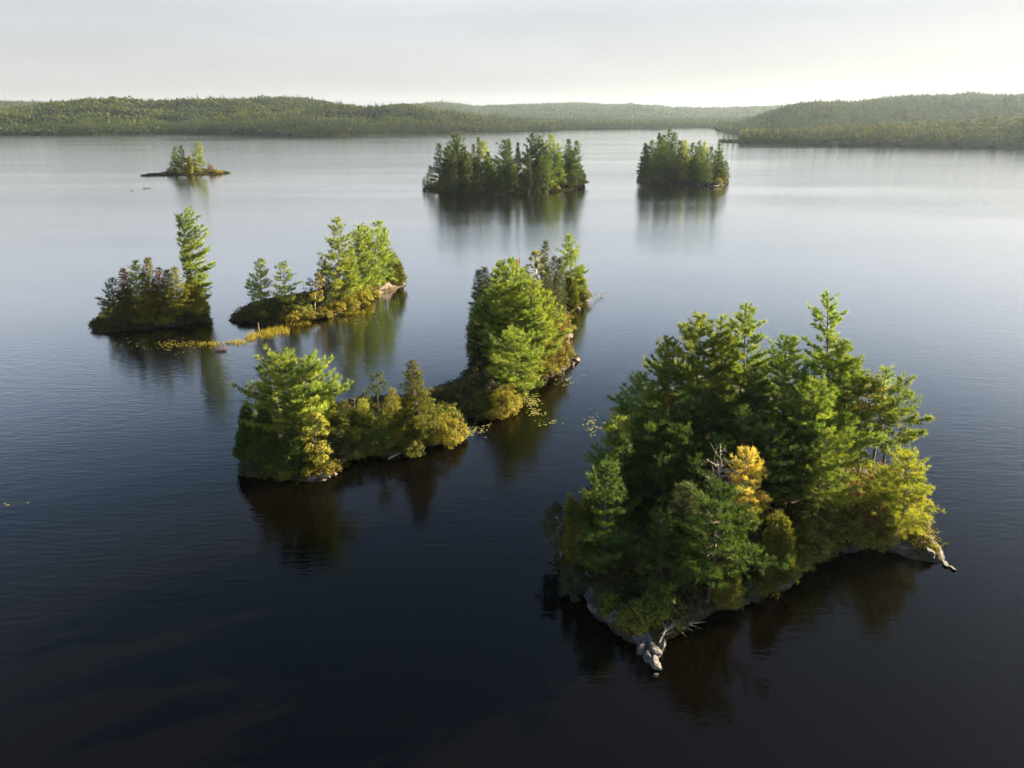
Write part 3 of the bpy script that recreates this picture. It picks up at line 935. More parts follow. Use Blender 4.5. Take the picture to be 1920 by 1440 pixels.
def src_conifer(seed, H, R):
    rng = np.random.RandomState(seed)
    n = 260
    t = 1 - np.sqrt(rng.rand(n)); az = rng.rand(n) * 6.283
    r = R * (1 - t) ** 0.85 * (0.55 + 0.6 * rng.rand(n))
    P = np.stack([np.cos(az) * r * 0.6, np.sin(az) * r * 0.6, t * H * 0.95 + 0.6], 1)
    D = np.stack([np.cos(az), np.sin(az), 0.25 + 0.8 * t + 0.3 * rng.normal(size=n)], 1)
    v, f, ti = blades(rng, P, D, 0.8 + r * 0.6, 0.62, 0.3 + 0.4 * rng.rand(n), face=np.stack([np.cos(az), np.sin(az), np.full(n, 0.4)], 1))
    return bpy.data.objects.new('conifer_source', make_mesh('conifer_source', v, f, M['far_conifer'], ti))


SRC = [src_conifer(1, 17, 2.6), src_conifer(2, 15, 2.2), src_conifer(3, 19, 3.2), src_broad(11, 'far_green'), src_broad(12, 'far_green'), src_broad(13, 'far_green'), src_broad(14, 'far_gold'), src_broad(15, 'far_gold')]
for i, o in enumerate(SRC):
    o.name = 'source_%d' % i                    # alphabetical: the order in which they are picked
    forest_src.objects.link(o)


def forest_nodes():
    ng = bpy.data.node_groups.new('forest_on_hill', 'GeometryNodeTree')
    ng.interface.new_socket('Geometry', in_out='INPUT', socket_type='NodeSocketGeometry')
    ng.interface.new_socket('Geometry', in_out='OUTPUT', socket_type='NodeSocketGeometry')
    gi = N(ng, 'NodeGroupInput'); go = N(ng, 'NodeGroupOutput')
    ci = N(ng, 'GeometryNodeCollectionInfo')
    ci.inputs['Collection'].default_value = forest_src
    ci.inputs['Separate Children'].default_value = True
    ci.inputs['Reset Children'].default_value = True
    ip = N(ng, 'GeometryNodeInstanceOnPoints')
    ip.inputs['Pick Instance'].default_value = True

    def att(n, ty):
        a = N(ng, 'GeometryNodeInputNamedAttribute', data_type=ty)
        a.inputs['Name'].default_value = n
        return a.outputs['Attribute']
    l = ng.links.new
    l(gi.outputs[0], ip.inputs['Points']); l(ci.outputs[0], ip.inputs['Instance'])
    l(att('pick', 'INT'), ip.inputs['Instance Index'])
    rot = N(ng, 'ShaderNodeCombineXYZ'); l(att('turn', 'FLOAT'), rot.inputs['Z'])
    l(rot.outputs[0], ip.inputs['Rotation'])
    l(att('size', 'FLOAT_VECTOR'), ip.inputs['Scale'])
    l(ip.outputs[0], go.inputs[0])
    return ng


FOREST = forest_nodes()


def forest(X, Y, z, s, seed, label, conifer_edge=0.10, conifer_base=0.25, scale=1.0, gold_base=0.18):
    rng = np.random.RandomState(seed)
    n = len(X)
    patch = fbm(X / 130.0 + seed, Y / 130.0, 3)
    pc = conifer_base + 0.9 * (patch - 0.47) + np.where(s < conifer_edge, 0.7, 0.0)
    con = rng.rand(n) < pc
    gold = rng.rand(n) < np.clip(gold_base + 1.3 * (fbm(X / 70.0, Y / 70.0 + seed, 3) - 0.45), 0.03, 0.7)
    pick = np.where(con, rng.randint(0, 3, n), np.where(gold, rng.randint(6, 8, n), rng.randint(3, 6, n)))
    size = scale * (0.6 + 0.75 * rng.rand(n) ** 1.3) * (0.7 + 0.45 * fbm(X / 40.0, Y / 40.0 + 3, 2)) * np.where(con, 1.15, 0.98)
    me = bpy.data.meshes.new('forest')
    me.vertices.add(n)
    me.vertices.foreach_set('co', np.stack([X, Y, z - 0.3], 1).astype(np.float32).ravel())
    me.attributes.new('pick', 'INT', 'POINT').data.foreach_set('value', pick.astype(np.int32))
    me.attributes.new('turn', 'FLOAT', 'POINT').data.foreach_set('value', (rng.rand(n) * 6.283).astype(np.float32))
    sv = np.stack([size, size, size * (0.85 + 0.35 * rng.rand(n))], 1).astype(np.float32)
    me.attributes.new('size', 'FLOAT_VECTOR', 'POINT').data.foreach_set('vector', sv.ravel())
    o = stuff('forest', me, label, 'forest')
    md = o.modifiers.new('trees', 'NODES'); md.node_group = FOREST
    return o


def D(py):
    return CAM_H / rayratio(py)                 # distance of a waterline seen at photo row py


rngh = np.random.RandomState(21)
# the wooded hills on the left shore
hl = Hill([(-300, D(253.5)), (0, D(253)), (130, D(252.3)), (250, D(251.5)), (330, D(250.5)), (420, D(252)), (540, D(253.8)), (640, D(253)), (700, D(252)), (800, D(250.5)), (900, D(249)), (960, D(247.5)), (1000, D(246)), (1040, D(245.5)), (1070, 2500), (1100, 2900)],
          [(-300, 200), (0, 203), (60, 200), (120, 192), (165, 188), (220, 186), (300, 190), (360, 190), (420, 187), (520, 186), (570, 185), (610, 190), (640, 196), (680, 201), (710, 203), (735, 197), (760, 195), (790, 199), (830, 207), (880, 216), (960, 223), (1040, 228), (1100, 232)],
          [(-300, 2700), (0, 2700), (300, 2800), (560, 2900), (700, 2600), (760, 2450), (900, 2500), (1100, 2700)], 13.0)
hl.build(-300, 1100, 1600, 3400, 110, 70, 'low wooded hills along the far left shore', hillmat)
forest(*hl.points(-250, 1095, 1600, 3300, 7.6, rngh), 31, 'dense mixed forest covering the far left hills')
# a farther rise at the left edge
h2 = Hill([(-300, 3500), (260, 3500)], [(-300, 188), (0, 190), (60, 191), (120, 193), (170, 197), (260, 206)], [(-300, 4400), (260, 4400)], 13.0)
h2.build(-300, 260, 3400, 4800, 40, 24, 'more distant wooded hill at the left edge', hillmat)
forest(*h2.points(-250, 255, 3500, 4550, 11, rngh, smin=0.3), 32, 'forest on the more distant hill at the left edge', scale=1.1)
# the flat far shore in the middle
h3 = Hill([(930, D(246)), (1000, D(244)), (1060, D(243)), (1150, D(242)), (1240, D(241)), (1300, D(239.5)), (1400, D(238)), (1560, D(238))], [(930, 226), (1000, 225), (1100, 225), (1200, 226), (1300, 224), (1420, 222), (1560, 222)], [(930, 3400), (1560, 3600)], 14.0, rough=4.0)
h3.build(930, 1560, 2000, 4000, 60, 40, 'flat far shore in the middle', hillmat)
forest(*h3.points(930, 1555, 2000, 3750, 10.5, rngh), 33, 'hazy conifer forest on the flat far shore', conifer_base=0.55, scale=1.05)
# the farthest hills
h4 = Hill([(620, 4300), (1650, 4300)], [(620, 206), (700, 202), (740, 199), (790, 194), (830, 192), (860, 195), (890, 200), (930, 198), (960, 198), (1030, 194.5), (1090, 194), (1130, 196), (1180, 196), (1230, 199), (1260, 202), (1300, 203), (1360, 203), (1400, 201), (1450, 199), (1650, 197)],
          [(620, 5600), (840, 5200), (900, 6200), (1250, 6300), (1300, 5600), (1650, 5800)], 13.0, rough=40.0)
h4.build(620, 1650, 4200, 7000, 90, 40, 'hazy blue hills at the horizon', hillmat)
forest(*h4.points(620, 1645, 4300, 6600, 15, rngh, smin=0.0), 34, 'hazy forest on the farthest hills', scale=1.35)
# the dark hill on the right, then the lower wooded bench in front of it
h5 = Hill([(1290, 2900), (1330, 2450), (1372, D(251)), (1420, 1750), (1600, 1650), (2200, 1600)], [(1290, 246), (1355, 246), (1375, 237), (1400, 226), (1440, 210), (1480, 198), (1510, 194), (1540, 192), (1600, 192), (1625, 187), (1660, 184), (1720, 179.5), (1770, 179), (1815, 177), (1850, 180), (1880, 179), (1920, 178), (2200, 176)],
          [(1290, 2300), (1400, 2300), (1560, 2350), (1640, 2650), (2200, 2650)], 13.0, rough=26.0)
h5.build(1330, 2200, 1600, 3100, 80, 46, 'dark wooded hill rising on the right', hillmat)
forest(*h5.points(1345, 2190, 1600, 2850, 7.8, rngh), 35, 'dense forest covering the high hill on the right', conifer_base=0.55)
h6 = Hill([(1325, 1600), (1344, 1400), (1352, D(267)), (1380, D(268.5)), (1450, D(269.5)), (1570, D(272)), (1680, D(275)), (1800, D(276.5)), (1920, D(278)), (2200, D(281))], [(1325, 266), (1345, 266), (1400, 257), (1450, 246), (1520, 240), (1600, 232), (1700, 228), (1800, 224), (1920, 220), (2200, 214)],
          [(1325, 1330), (1385, 1340), (1420, 1420), (1600, 1500), (1800, 1500), (2200, 1450)], 15.0, rough=8.0, power=0.6, taper=(1385, 1460))
h6.build(1325, 2200, 950, 2000, 130, 90, 'low wooded bench along the right shore', hillmat)
forest(*h6.points(1392, 2190, 980, 1700, 6.2, rngh), 36, 'tall mixed forest lining the near right shore', conifer_edge=0.22, conifer_base=0.02, gold_base=0.5)  # shore conifers dark, bench leaves gold: shaded face and lit top in the colours

# ------------------------------------------------------------------ haze over the lake
hz_lo, hz_hi = np.array([-9000, -60, -4.2]), np.array([9000, 7600, 190.0])
cv = np.array([[x, y, z] for x in (hz_lo[0], hz_hi[0]) for y in (hz_lo[1], hz_hi[1]) for z in (hz_lo[2], hz_hi[2])], float)
cf = np.array([[0, 1, 3, 2], [4, 6, 7, 5], [0, 4, 5, 1], [2, 3, 7, 6], [0, 2, 6, 4], [1, 5, 7, 3]])
hm_, ht = new_mat('haze')
ho = N(ht, 'ShaderNodeOutputMaterial'); hv = N(ht, 'ShaderNodeVolumePrincipled')
hv.inputs['Color'].default_value = (0.62, 0.81, 1.0, 1)
hv.inputs['Density'].default_value = 0.00002
hv.inputs['Anisotropy'].default_value = 0.35
ht.links.new(hv.outputs['Volume'], ho.inputs['Volume'])
stuff('haze', make_mesh('haze', cv, cf, hm_), 'thin pale evening haze over the lake and hills', 'haze')


# ================================================================== TREES, ONE BY ONE
R_ = np.random.RandomState(77)
# ---- large front island
F_ = FRONT
plant(F_, 'pine', 1548, 882, 1557, 553, 105, 'tallest white pine with an open fan-shaped top', cb=0.25, gap=(0.63, 0.72), sparse=0.95)
plant(F_, 'pine', 1578, 892, 1580, 640, 120, 'broad sunlit pine right beside the tallest pine')
plant(F_, 'pine', 1382, 852, 1397, 566, 118, 'tall slender sunlit pine with a pointed top')
plant(F_, 'pine', 1300, 855, 1312, 592, 150, 'broad sunlit pine with a rounded top')
plant(F_, 'pine', 1352, 846, 1352, 592, 80, 'thin pine between two tall sunlit pines')
plant(F_, 'pine', 1240, 866, 1252, 640, 120, 'pine with long boughs reaching left')
plant(F_, 'pine', 1188, 890, 1198, 704, 110, 'dark pine on the back left shore')
plant(F_, 'pine', 1462, 884, 1474, 628, 125, 'pine with a dark tufted tip', leafm='pine')
plant(F_, 'pine', 1516, 938, 1527, 716, 165, 'broad bright pine in front of the tallest pine')
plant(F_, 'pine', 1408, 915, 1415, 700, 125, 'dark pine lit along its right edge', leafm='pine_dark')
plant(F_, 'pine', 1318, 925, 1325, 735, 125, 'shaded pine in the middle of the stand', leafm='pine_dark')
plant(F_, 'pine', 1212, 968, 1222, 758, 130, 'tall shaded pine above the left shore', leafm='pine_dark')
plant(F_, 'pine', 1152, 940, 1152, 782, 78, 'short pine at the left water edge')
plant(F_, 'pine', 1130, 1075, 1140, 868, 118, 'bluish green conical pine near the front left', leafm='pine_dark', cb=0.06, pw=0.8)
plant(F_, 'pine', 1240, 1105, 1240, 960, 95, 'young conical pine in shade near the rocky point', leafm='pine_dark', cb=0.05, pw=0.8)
plant(F_, 'spruce', 1272, 1075, 1276, 905, 52, 'grey green spruce in deep shade')
plant(F_, 'spruce', 1294, 1080, 1292, 908, 46, 'slim grey green twin spruce in deep shade')
plant(F_, 'pine', 1326, 1135, 1352, 935, 165, 'rounded front pine with a bare leaning trunk', leafm='pine_dark', cb=0.26, pw=0.5)  # darker needles put this pine's shade into its colour
plant(F_, 'pine', 1385, 1025, 1401, 840, 84, 'golden yellow pine', leafm='pine_yellow', cb=0.28, sparse=0.9)
plant(F_, 'snag', 1338, 1030, 1352, 836, 120, 'bare grey dead tree beside the golden pine', nbr=46, droop=0.2, z0=0.45)
plant(F_, 'cedar', 1452, 1098, 1463, 955, 72, 'golden green rounded cedar at the shore', leafm='cedar_gold', pw=0.6)
plant(F_, 'cedar', 1362, 1136, 1372, 1045, 56, 'small green cedar under the front pine', pw=0.55)
plant(F_, 'birch', 1052, 1050, 1042, 942, 58, 'grey green birch with a white trunk leaning over water', leafm='shrub_grey', cb=0.3)
plant(F_, 'cedar', 1078, 1052, 1069, 925, 46, 'dark narrow cedar beside the white birch', leafm='cedar')
plant(F_, 'cedar', 1110, 1060, 1098, 915, 50, 'dark cedar behind the white birch')
plant(F_, 'pine', 1525, 992, 1548, 815, 135, 'pine with bright lit boughs on its right side', cb=0.2, asym=0.1)
plant(F_, 'pine', 1648, 908, 1690, 704, 88, 'leaning open pine', cb=0.3, asym=0.0, sparse=0.9)
plant(F_, 'maple', 1608, 888, 1636, 698, 85, 'thin yellowing tree before the open water', leafm='birch', cb=0.35, open_=0.5)
plant(F_, 'pine', 1632, 896, 1660, 690, 55, 'thin pine with a pale tip', cb=0.55)
plant(F_, 'pine', 1686, 1014, 1700, 852, 96, 'pale yellow green young pine at the right point', leafm='pine_young', cb=0.08, pw=0.6)
plant(F_, 'pine', 1652, 1000, 1660, 880, 80, 'small pale pine beside the right point', leafm='pine_young', cb=0.1)
for (bx, by, tx, ty, w) in [(1438, 968, 1440, 800, 120), (1275, 905, 1275, 740, 100), (1180, 985, 1180, 840, 100), (1165, 1000, 1168, 812, 96), (1275, 975, 1276, 800, 110), (1395, 955, 1392, 765, 105), (1350, 985, 1345, 820, 110), (1480, 950, 1490, 800, 110), (1300, 1010, 1300, 860, 100), (1240, 1015, 1243, 860, 100)]:
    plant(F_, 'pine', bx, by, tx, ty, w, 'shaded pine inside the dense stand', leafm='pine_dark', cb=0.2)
for (bx, by, ty, w, lf, look) in [(1612, 985, 905, 95, 'russet', 'rusty orange shrub'), (1580, 1012, 950, 80, 'shrub', 'green shrub'), (1512, 1050, 970, 80, 'shrub', 'bright green leafy shrub'), (1548, 1030, 975, 60, 'shrub', 'dark green shrub'), (1640, 1018, 960, 80, 'cedar', 'shaded green shrub'), (1600, 1024, 975, 60, 'shrub', 'dark low shrub'), (1498, 1072, 1020, 45, 'shrub', 'small dark shrub'), (1620, 930, 870, 80, 'autumn', 'amber shrub'), (1570, 960, 900, 70, 'autumn', 'amber sunlit shrub'),
                                 (1072, 1112, 1062, 44, 'shrub_grey', 'grey green shrub overhanging water'), (1142, 1150, 1112, 44, 'shrub', 'dark shrub between pale rocks'), (1190, 1172, 1122, 62, 'shrub', 'bushy dark shrub'), (1196, 1192, 1172, 28, 'shrub_gold', 'small bright green bush'), (1240, 1160, 1090, 80, 'shrub', 'broad dark shrub'), (1270, 1165, 1125, 55, 'shrub_grey', 'grey green shrub'), (1400, 1122, 1085, 40, 'shrub_grey', 'low shrub'), (1430, 1112, 1060, 50, 'shrub', 'dark shrub beside the cedar'), (1720, 1020, 985, 40, 'shrub_gold', 'sunlit golden bush'), (1745, 1040, 1022, 18, 'shrub_gold', 'tiny golden bush'), (1290, 1130, 1085, 60, 'shrub_grey', 'twiggy grey shrub')]:
    plant(F_, 'bush', bx, by, bx, ty, w, look, leafm=lf)
plant(F_, 'birch', 1260, 900, 1262, 735, 50, 'yellow-topped birch among dark pines', leafm='shrub_gold', cb=0.55)
for bx, by, ty in [(1330, 900, 850), (1290, 955, 910), (1410, 985, 930), (1450, 930, 880), (1360, 940, 895), (1500, 985, 935)]:
    plant(F_, 'bush', bx, by, bx, ty, 60, 'amber understory bush glimpsed between trunks', leafm='autumn')

# ---- long middle island, near end
I2 = LONG
plant(I2, 'pine', 545, 862, 522, 670, 96, 'big bright white pine with a forked top', cb=0.36, pw=0.42, sparse=1.3, lowcut=0.8)
plant(I2, 'pine', 562, 858, 578, 678, 84, 'second stem of the bright forked pine', cb=0.36, pw=0.34, asym=0.0, sparse=1.4, lowcut=0.8)
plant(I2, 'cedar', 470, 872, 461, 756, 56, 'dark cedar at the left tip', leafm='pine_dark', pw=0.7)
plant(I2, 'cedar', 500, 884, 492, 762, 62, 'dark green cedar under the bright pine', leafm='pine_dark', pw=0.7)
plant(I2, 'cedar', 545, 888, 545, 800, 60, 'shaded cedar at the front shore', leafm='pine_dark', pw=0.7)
plant(I2, 'maple', 597, 882, 588, 772, 58, 'small yellowing maple', leafm='birch', cb=0.12)
plant(I2, 'cedar', 615, 815, 612, 735, 46, 'rounded cedar right of the bright pine', leafm='cedar_gold', pw=0.5, blunt=1)
plant(I2, 'spruce', 785, 835, 773, 676, 80, 'conical sunlit spruce', leafm='cedar_gold', cb=0.05, pw=0.95)
plant(I2, 'pine', 710, 808, 708, 700, 26, 'thin pine with a single tuft on a bare trunk', cb=0.70, leafm='spruce')
plant(I2, 'snag', 667, 800, 664, 735, 26, 'small bare dead tree', nbr=16, bark='deadwood_dark')
for bx, by, tx, ty, w, lf in [(646, 800, 645, 752, 26, 'cedar_gold'), (682, 800, 681, 748, 26, 'pine_young'), (688, 785, 686, 733, 24, 'spruce'), (735, 800, 735, 730, 34, 'cedar'), (640, 830, 640, 775, 40, 'shrub')]:
    plant(I2, 'spruce', bx, by, tx, ty, w, 'small young spruce in the low saddle', leafm=lf)
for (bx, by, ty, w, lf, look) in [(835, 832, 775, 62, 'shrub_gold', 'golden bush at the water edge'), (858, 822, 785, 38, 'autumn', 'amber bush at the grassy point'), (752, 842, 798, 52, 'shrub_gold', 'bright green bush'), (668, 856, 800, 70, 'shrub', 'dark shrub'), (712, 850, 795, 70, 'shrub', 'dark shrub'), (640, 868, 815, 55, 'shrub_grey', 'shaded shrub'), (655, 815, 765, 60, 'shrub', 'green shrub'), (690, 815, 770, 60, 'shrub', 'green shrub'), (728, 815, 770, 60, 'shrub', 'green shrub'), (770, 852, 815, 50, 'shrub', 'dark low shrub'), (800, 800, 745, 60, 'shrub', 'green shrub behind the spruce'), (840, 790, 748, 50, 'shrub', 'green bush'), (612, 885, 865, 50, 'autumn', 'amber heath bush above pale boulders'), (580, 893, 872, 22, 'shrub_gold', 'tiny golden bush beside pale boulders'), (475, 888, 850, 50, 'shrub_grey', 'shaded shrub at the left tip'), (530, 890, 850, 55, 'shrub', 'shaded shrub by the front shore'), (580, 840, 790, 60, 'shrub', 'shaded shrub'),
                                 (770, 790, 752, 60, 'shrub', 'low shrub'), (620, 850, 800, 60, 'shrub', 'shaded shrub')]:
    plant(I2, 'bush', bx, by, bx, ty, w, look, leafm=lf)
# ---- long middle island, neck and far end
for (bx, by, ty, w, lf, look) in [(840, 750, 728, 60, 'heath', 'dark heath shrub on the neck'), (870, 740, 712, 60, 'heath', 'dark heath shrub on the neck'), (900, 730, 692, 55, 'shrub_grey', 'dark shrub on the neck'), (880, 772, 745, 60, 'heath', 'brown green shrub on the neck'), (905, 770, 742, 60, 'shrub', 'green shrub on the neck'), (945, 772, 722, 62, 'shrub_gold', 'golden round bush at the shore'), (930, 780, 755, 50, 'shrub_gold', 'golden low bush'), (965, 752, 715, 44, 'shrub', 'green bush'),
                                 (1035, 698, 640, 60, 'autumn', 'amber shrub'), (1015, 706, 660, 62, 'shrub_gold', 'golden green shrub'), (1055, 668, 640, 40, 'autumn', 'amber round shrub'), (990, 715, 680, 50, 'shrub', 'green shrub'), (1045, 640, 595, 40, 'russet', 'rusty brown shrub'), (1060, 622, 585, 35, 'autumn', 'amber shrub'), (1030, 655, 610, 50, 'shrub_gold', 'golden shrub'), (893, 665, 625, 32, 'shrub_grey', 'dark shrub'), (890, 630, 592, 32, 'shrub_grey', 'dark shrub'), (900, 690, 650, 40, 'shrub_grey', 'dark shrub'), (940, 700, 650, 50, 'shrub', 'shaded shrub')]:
    plant(I2, 'bush', bx, by, bx, ty, w, look, leafm=lf)
plant(I2, 'pine', 935, 692, 945, 490, 96, 'big pine lit on its right side', cb=0.1)
plant(I2, 'pine', 968, 690, 960, 486, 88, 'tall bright pine in the middle of the stand', cb=0.12)
plant(I2, 'pine', 1000, 692, 996, 522, 86, 'bright layered pine on the sunny side', cb=0.1)
plant(I2, 'pine', 1028, 672, 1020, 545, 76, 'bright pine by the right shore', cb=0.1)
plant(I2, 'pine', 968, 738, 968, 625, 100, 'front pine with fanned bright boughs', cb=0.05, pw=0.6)
plant(I2, 'pine', 912, 690, 918, 560, 80, 'shaded pine on the left side', leafm='pine_dark', cb=0.1)
plant(I2, 'pine', 920, 640, 925, 520, 80, 'shaded pine behind the left side', leafm='pine_dark', cb=0.1)
plant(I2, 'pine', 982, 664, 980, 506, 78, 'upright bright pine behind the layered pine', cb=0.1)
plant(I2, 'pine', 950, 655, 930, 505, 76, 'upright pine half hidden by the big pine', cb=0.1)
plant(I2, 'spruce', 898, 610, 897, 508, 34, 'slim dark spruce', cb=0.1)
plant(I2, 'spruce', 910, 605, 908, 502, 34, 'slim dark spruce', cb=0.1)
plant(I2, 'spruce', 1023, 590, 1023, 454, 24, 'tall pointed spruce', cb=0.1)
plant(I2, 'birch', 1006, 585, 1008, 468, 52, 'pale birch', leafm='birch', cb=0.3, open_=0.3)
plant(I2, 'pine', 1072, 566, 1066, 443, 62, 'tall green pine at the far tip', cb=0.12)
for bx, by, tx, ty, w in [(1038, 600, 1039, 480, 24), (1050, 602, 1050, 484, 24), (1042, 615, 1044, 520, 24), (1028, 610, 1028, 500, 24), (985, 590, 985, 500, 26)]:
    plant(I2, 'spruce', bx, by, tx, ty, w, 'narrow olive spruce')
plant(I2, 'cedar', 1071, 582, 1069, 522, 30, 'golden green columnar cedar', leafm='cedar_gold', pw=0.5, blunt=1)
plant(I2, 'cedar', 1090, 566, 1085, 512, 30, 'green columnar cedar at the far tip', pw=0.5, blunt=1)
plant(I2, 'spruce', 968, 600, 968, 487, 14, 'rust coloured dying spruce', leafm='spruce_rust')
plant(I2, 'snag', 977, 590, 974, 474, 14, 'thin bare dead tree', nbr=10, bark='deadwood_dark')

# ---- left island
I4 = LEFT
plant(I4, 'pine', 368, 586, 339, 408, 44, 'very tall wind-trained pine with boughs on one side', cb=0.10, asym=0.0, pw=0.16, lowcut=0.8, sparse=1.5, leafm='pine')
plant(I4, 'pine', 214, 602, 217, 523, 46, 'dark rounded pine', leafm='pine_dark', cb=0.05)
plant(I4, 'spruce', 240, 603, 230, 504, 30, 'spruce with a rust coloured top', leafm='spruce_rust')
plant(I4, 'pine', 262, 607, 254, 492, 50, 'green bushy pine', cb=0.05)
plant(I4, 'spruce', 282, 602, 276, 485, 40, 'tall golden green spruce', leafm='cedar')
plant(I4, 'spruce', 296, 607, 290, 532, 28, 'small brown spruce', leafm='spruce_rust')
plant(I4, 'spruce', 310, 603, 298, 502, 34, 'reddish brown dying spruce', leafm='spruce_rust')
plant(I4, 'spruce', 338, 598, 326, 500, 52, 'bright olive spruce', leafm='cedar')
plant(I4, 'cedar', 366, 590, 356, 515, 50, 'dark cedar under the tall pine', leafm='cedar')
plant(I4, 'snag', 202, 600, 188, 547, 24, 'leaning bare dead tree over the water', nbr=24, bark='deadwood_dark')
plant(I4, 'spruce', 238, 608, 234, 540, 34, 'dark low spruce')
plant(I4, 'spruce', 285, 608, 282, 545, 30, 'dark low spruce')
plant(I4, 'spruce', 318, 600, 312, 508, 36, 'dark upright spruce', leafm='spruce')
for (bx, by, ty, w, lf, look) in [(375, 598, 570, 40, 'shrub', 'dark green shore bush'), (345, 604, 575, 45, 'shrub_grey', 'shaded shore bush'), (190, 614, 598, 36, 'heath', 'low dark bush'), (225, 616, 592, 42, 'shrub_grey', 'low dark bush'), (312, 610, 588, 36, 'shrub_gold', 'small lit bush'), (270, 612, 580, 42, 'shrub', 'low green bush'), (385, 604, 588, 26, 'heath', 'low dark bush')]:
    plant(I4, 'bush', bx, by, bx, ty, w, look, leafm=lf)

# ---- narrow sunlit island
I5 = NARROW
plant(I5, 'pine', 488, 588, 493, 487, 42, 'dark open pine', cb=0.2, leafm='pine')
plant(I5, 'pine', 538, 585, 530, 493, 48, 'olive open pine', cb=0.25, sparse=0.9)
plant(I5, 'snag', 482, 588, 467, 534, 26, 'leaning bare dead tree', nbr=26, bark='deadwood_dark')
plant(I5, 'snag', 573, 580, 569, 527, 8, 'bare upright dead stub', nbr=7, bark='deadwood_dark')
plant(I5, 'snag', 607, 582, 598, 480, 34, 'half bare dark dead spruce', nbr=50, bark='deadwood_dark')
plant(I5, 'birch', 590, 580, 592, 512, 38, 'small olive birch', cb=0.3, leafm='birch', open_=0.3)
plant(I5, 'spruce', 610, 575, 607, 500, 34, 'dark shaded spruce')
plant(I5, 'pine', 640, 580, 632, 410, 62, 'tallest pine, layered and symmetrical', cb=0.12, pw=0.7)
plant(I5, 'pine', 672, 566, 673, 425, 44, 'tall pine with a ragged top', cb=0.1, pw=0.45)
plant(I5, 'pine', 688, 560, 684, 430, 46, 'sunlit narrow pine', cb=0.1, pw=0.45)
plant(I5, 'pine', 703, 552, 708, 417, 48, 'tall pine with a tufted top', cb=0.1, pw=0.5, gap=(0.8, 0.88))
plant(I5, 'pine', 722, 545, 721, 430, 50, 'green pine on the sunny side', cb=0.1)
plant(I5, 'cedar', 742, 538, 740, 478, 34, 'golden cedar at the rock slab', leafm='cedar_gold', pw=0.5)
plant(I5, 'pine', 655, 570, 658, 470, 42, 'shorter green pine', cb=0.08)
plant(I5, 'snag', 690, 556, 690, 490, 30, 'brown dead cedar full of fine twigs', nbr=110, droop=-0.5)
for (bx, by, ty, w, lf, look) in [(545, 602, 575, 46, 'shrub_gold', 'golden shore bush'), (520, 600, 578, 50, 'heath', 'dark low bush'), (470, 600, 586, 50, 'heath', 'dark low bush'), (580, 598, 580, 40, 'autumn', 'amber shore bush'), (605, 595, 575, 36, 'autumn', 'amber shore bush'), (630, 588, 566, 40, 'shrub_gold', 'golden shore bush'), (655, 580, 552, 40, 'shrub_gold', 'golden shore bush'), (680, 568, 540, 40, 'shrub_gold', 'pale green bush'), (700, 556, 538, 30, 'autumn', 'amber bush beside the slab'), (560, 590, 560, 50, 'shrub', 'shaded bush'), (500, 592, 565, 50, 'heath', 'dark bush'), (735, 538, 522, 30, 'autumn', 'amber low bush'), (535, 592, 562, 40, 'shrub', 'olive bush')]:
    plant(I5, 'bush', bx, by, bx, ty, w, look, leafm=lf)

# ---- tiny far island
I6 = TINY
plant(I6, 'spruce', 330, 326, 329, 275, 23, 'dark ragged spruce', leafm='pine_dark', q=2.6)
plant(I6, 'pine', 342, 325, 340, 274, 22, 'dark slim pine', leafm='pine_dark', q=2.6, cb=0.1)
plant(I6, 'pine', 374, 324, 371, 267, 30, 'bright green pine', q=2.4, cb=0.05)
plant(I6, 'birch', 349, 326, 349, 294, 20, 'olive broadleaf tree', leafm='birch', q=2.4)
plant(I6, 'bush', 365, 326, 365, 300, 16, 'yellow green bush', leafm='shrub_gold', q=2.4)
plant(I6, 'bush', 318, 327, 318, 311, 10, 'dark bluish bush', leafm='pine_dark', q=2.4)
plant(I6, 'bush', 396, 325, 396, 303, 12, 'pale pinkish bare bush', leafm='russet', q=2.4)
plant(I6, 'bush', 406, 326, 406, 318, 22, 'amber low bush', leafm='autumn', q=2.4)
plant(I6, 'cedar', 356, 325, 356, 290, 14, 'dark cedar in the middle', q=2.4)

# ---- wooded far islands
def far_wood(isl, tops, fill, frontrow, seed, x0, x1, ylo, yhi, topf):
    rng = np.random.RandomState(seed)
    for kind, tx, ty, w, by, lf, look in tops:
        lf = 'pine_dark' if lf == 'pine' and 'sunlit' not in look else lf  # sunlit pines keep lighter needles, others darker: light put into the colour
        plant(isl, kind, tx, by, tx, ty, w * 1.2, look, leafm=lf, q=2.8, **({'cb': 0.12, 'pw': 0.62, 'lowcut': 0.75, 'sparse': 1.25} if kind == 'pine' else {}))
    for i in range(fill):
        for _ in range(40):
            bx = rng.uniform(x0, x1); by = rng.uniform(ylo, yhi)
            gx, gy = ground(bx, by)
            if isl.sdf(gx, gy)[0] > 3.0:
                break
        kind = rng.choice(['pine', 'pine', 'spruce'])
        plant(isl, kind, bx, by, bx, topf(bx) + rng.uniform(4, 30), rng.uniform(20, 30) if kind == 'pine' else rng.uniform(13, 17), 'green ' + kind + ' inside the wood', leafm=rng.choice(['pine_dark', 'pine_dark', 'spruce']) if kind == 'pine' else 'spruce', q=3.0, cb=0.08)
    for bx, by, h, w, kind, lf, look in frontrow:
        plant(isl, kind, bx, by, bx, by - h, w * (1.0 if kind == 'bush' else 1.2), look, leafm=lf, q=2.7, **({'cb': 0.04, 'pw': 0.62, 'lowcut': 0.8} if kind == 'pine' else {}))


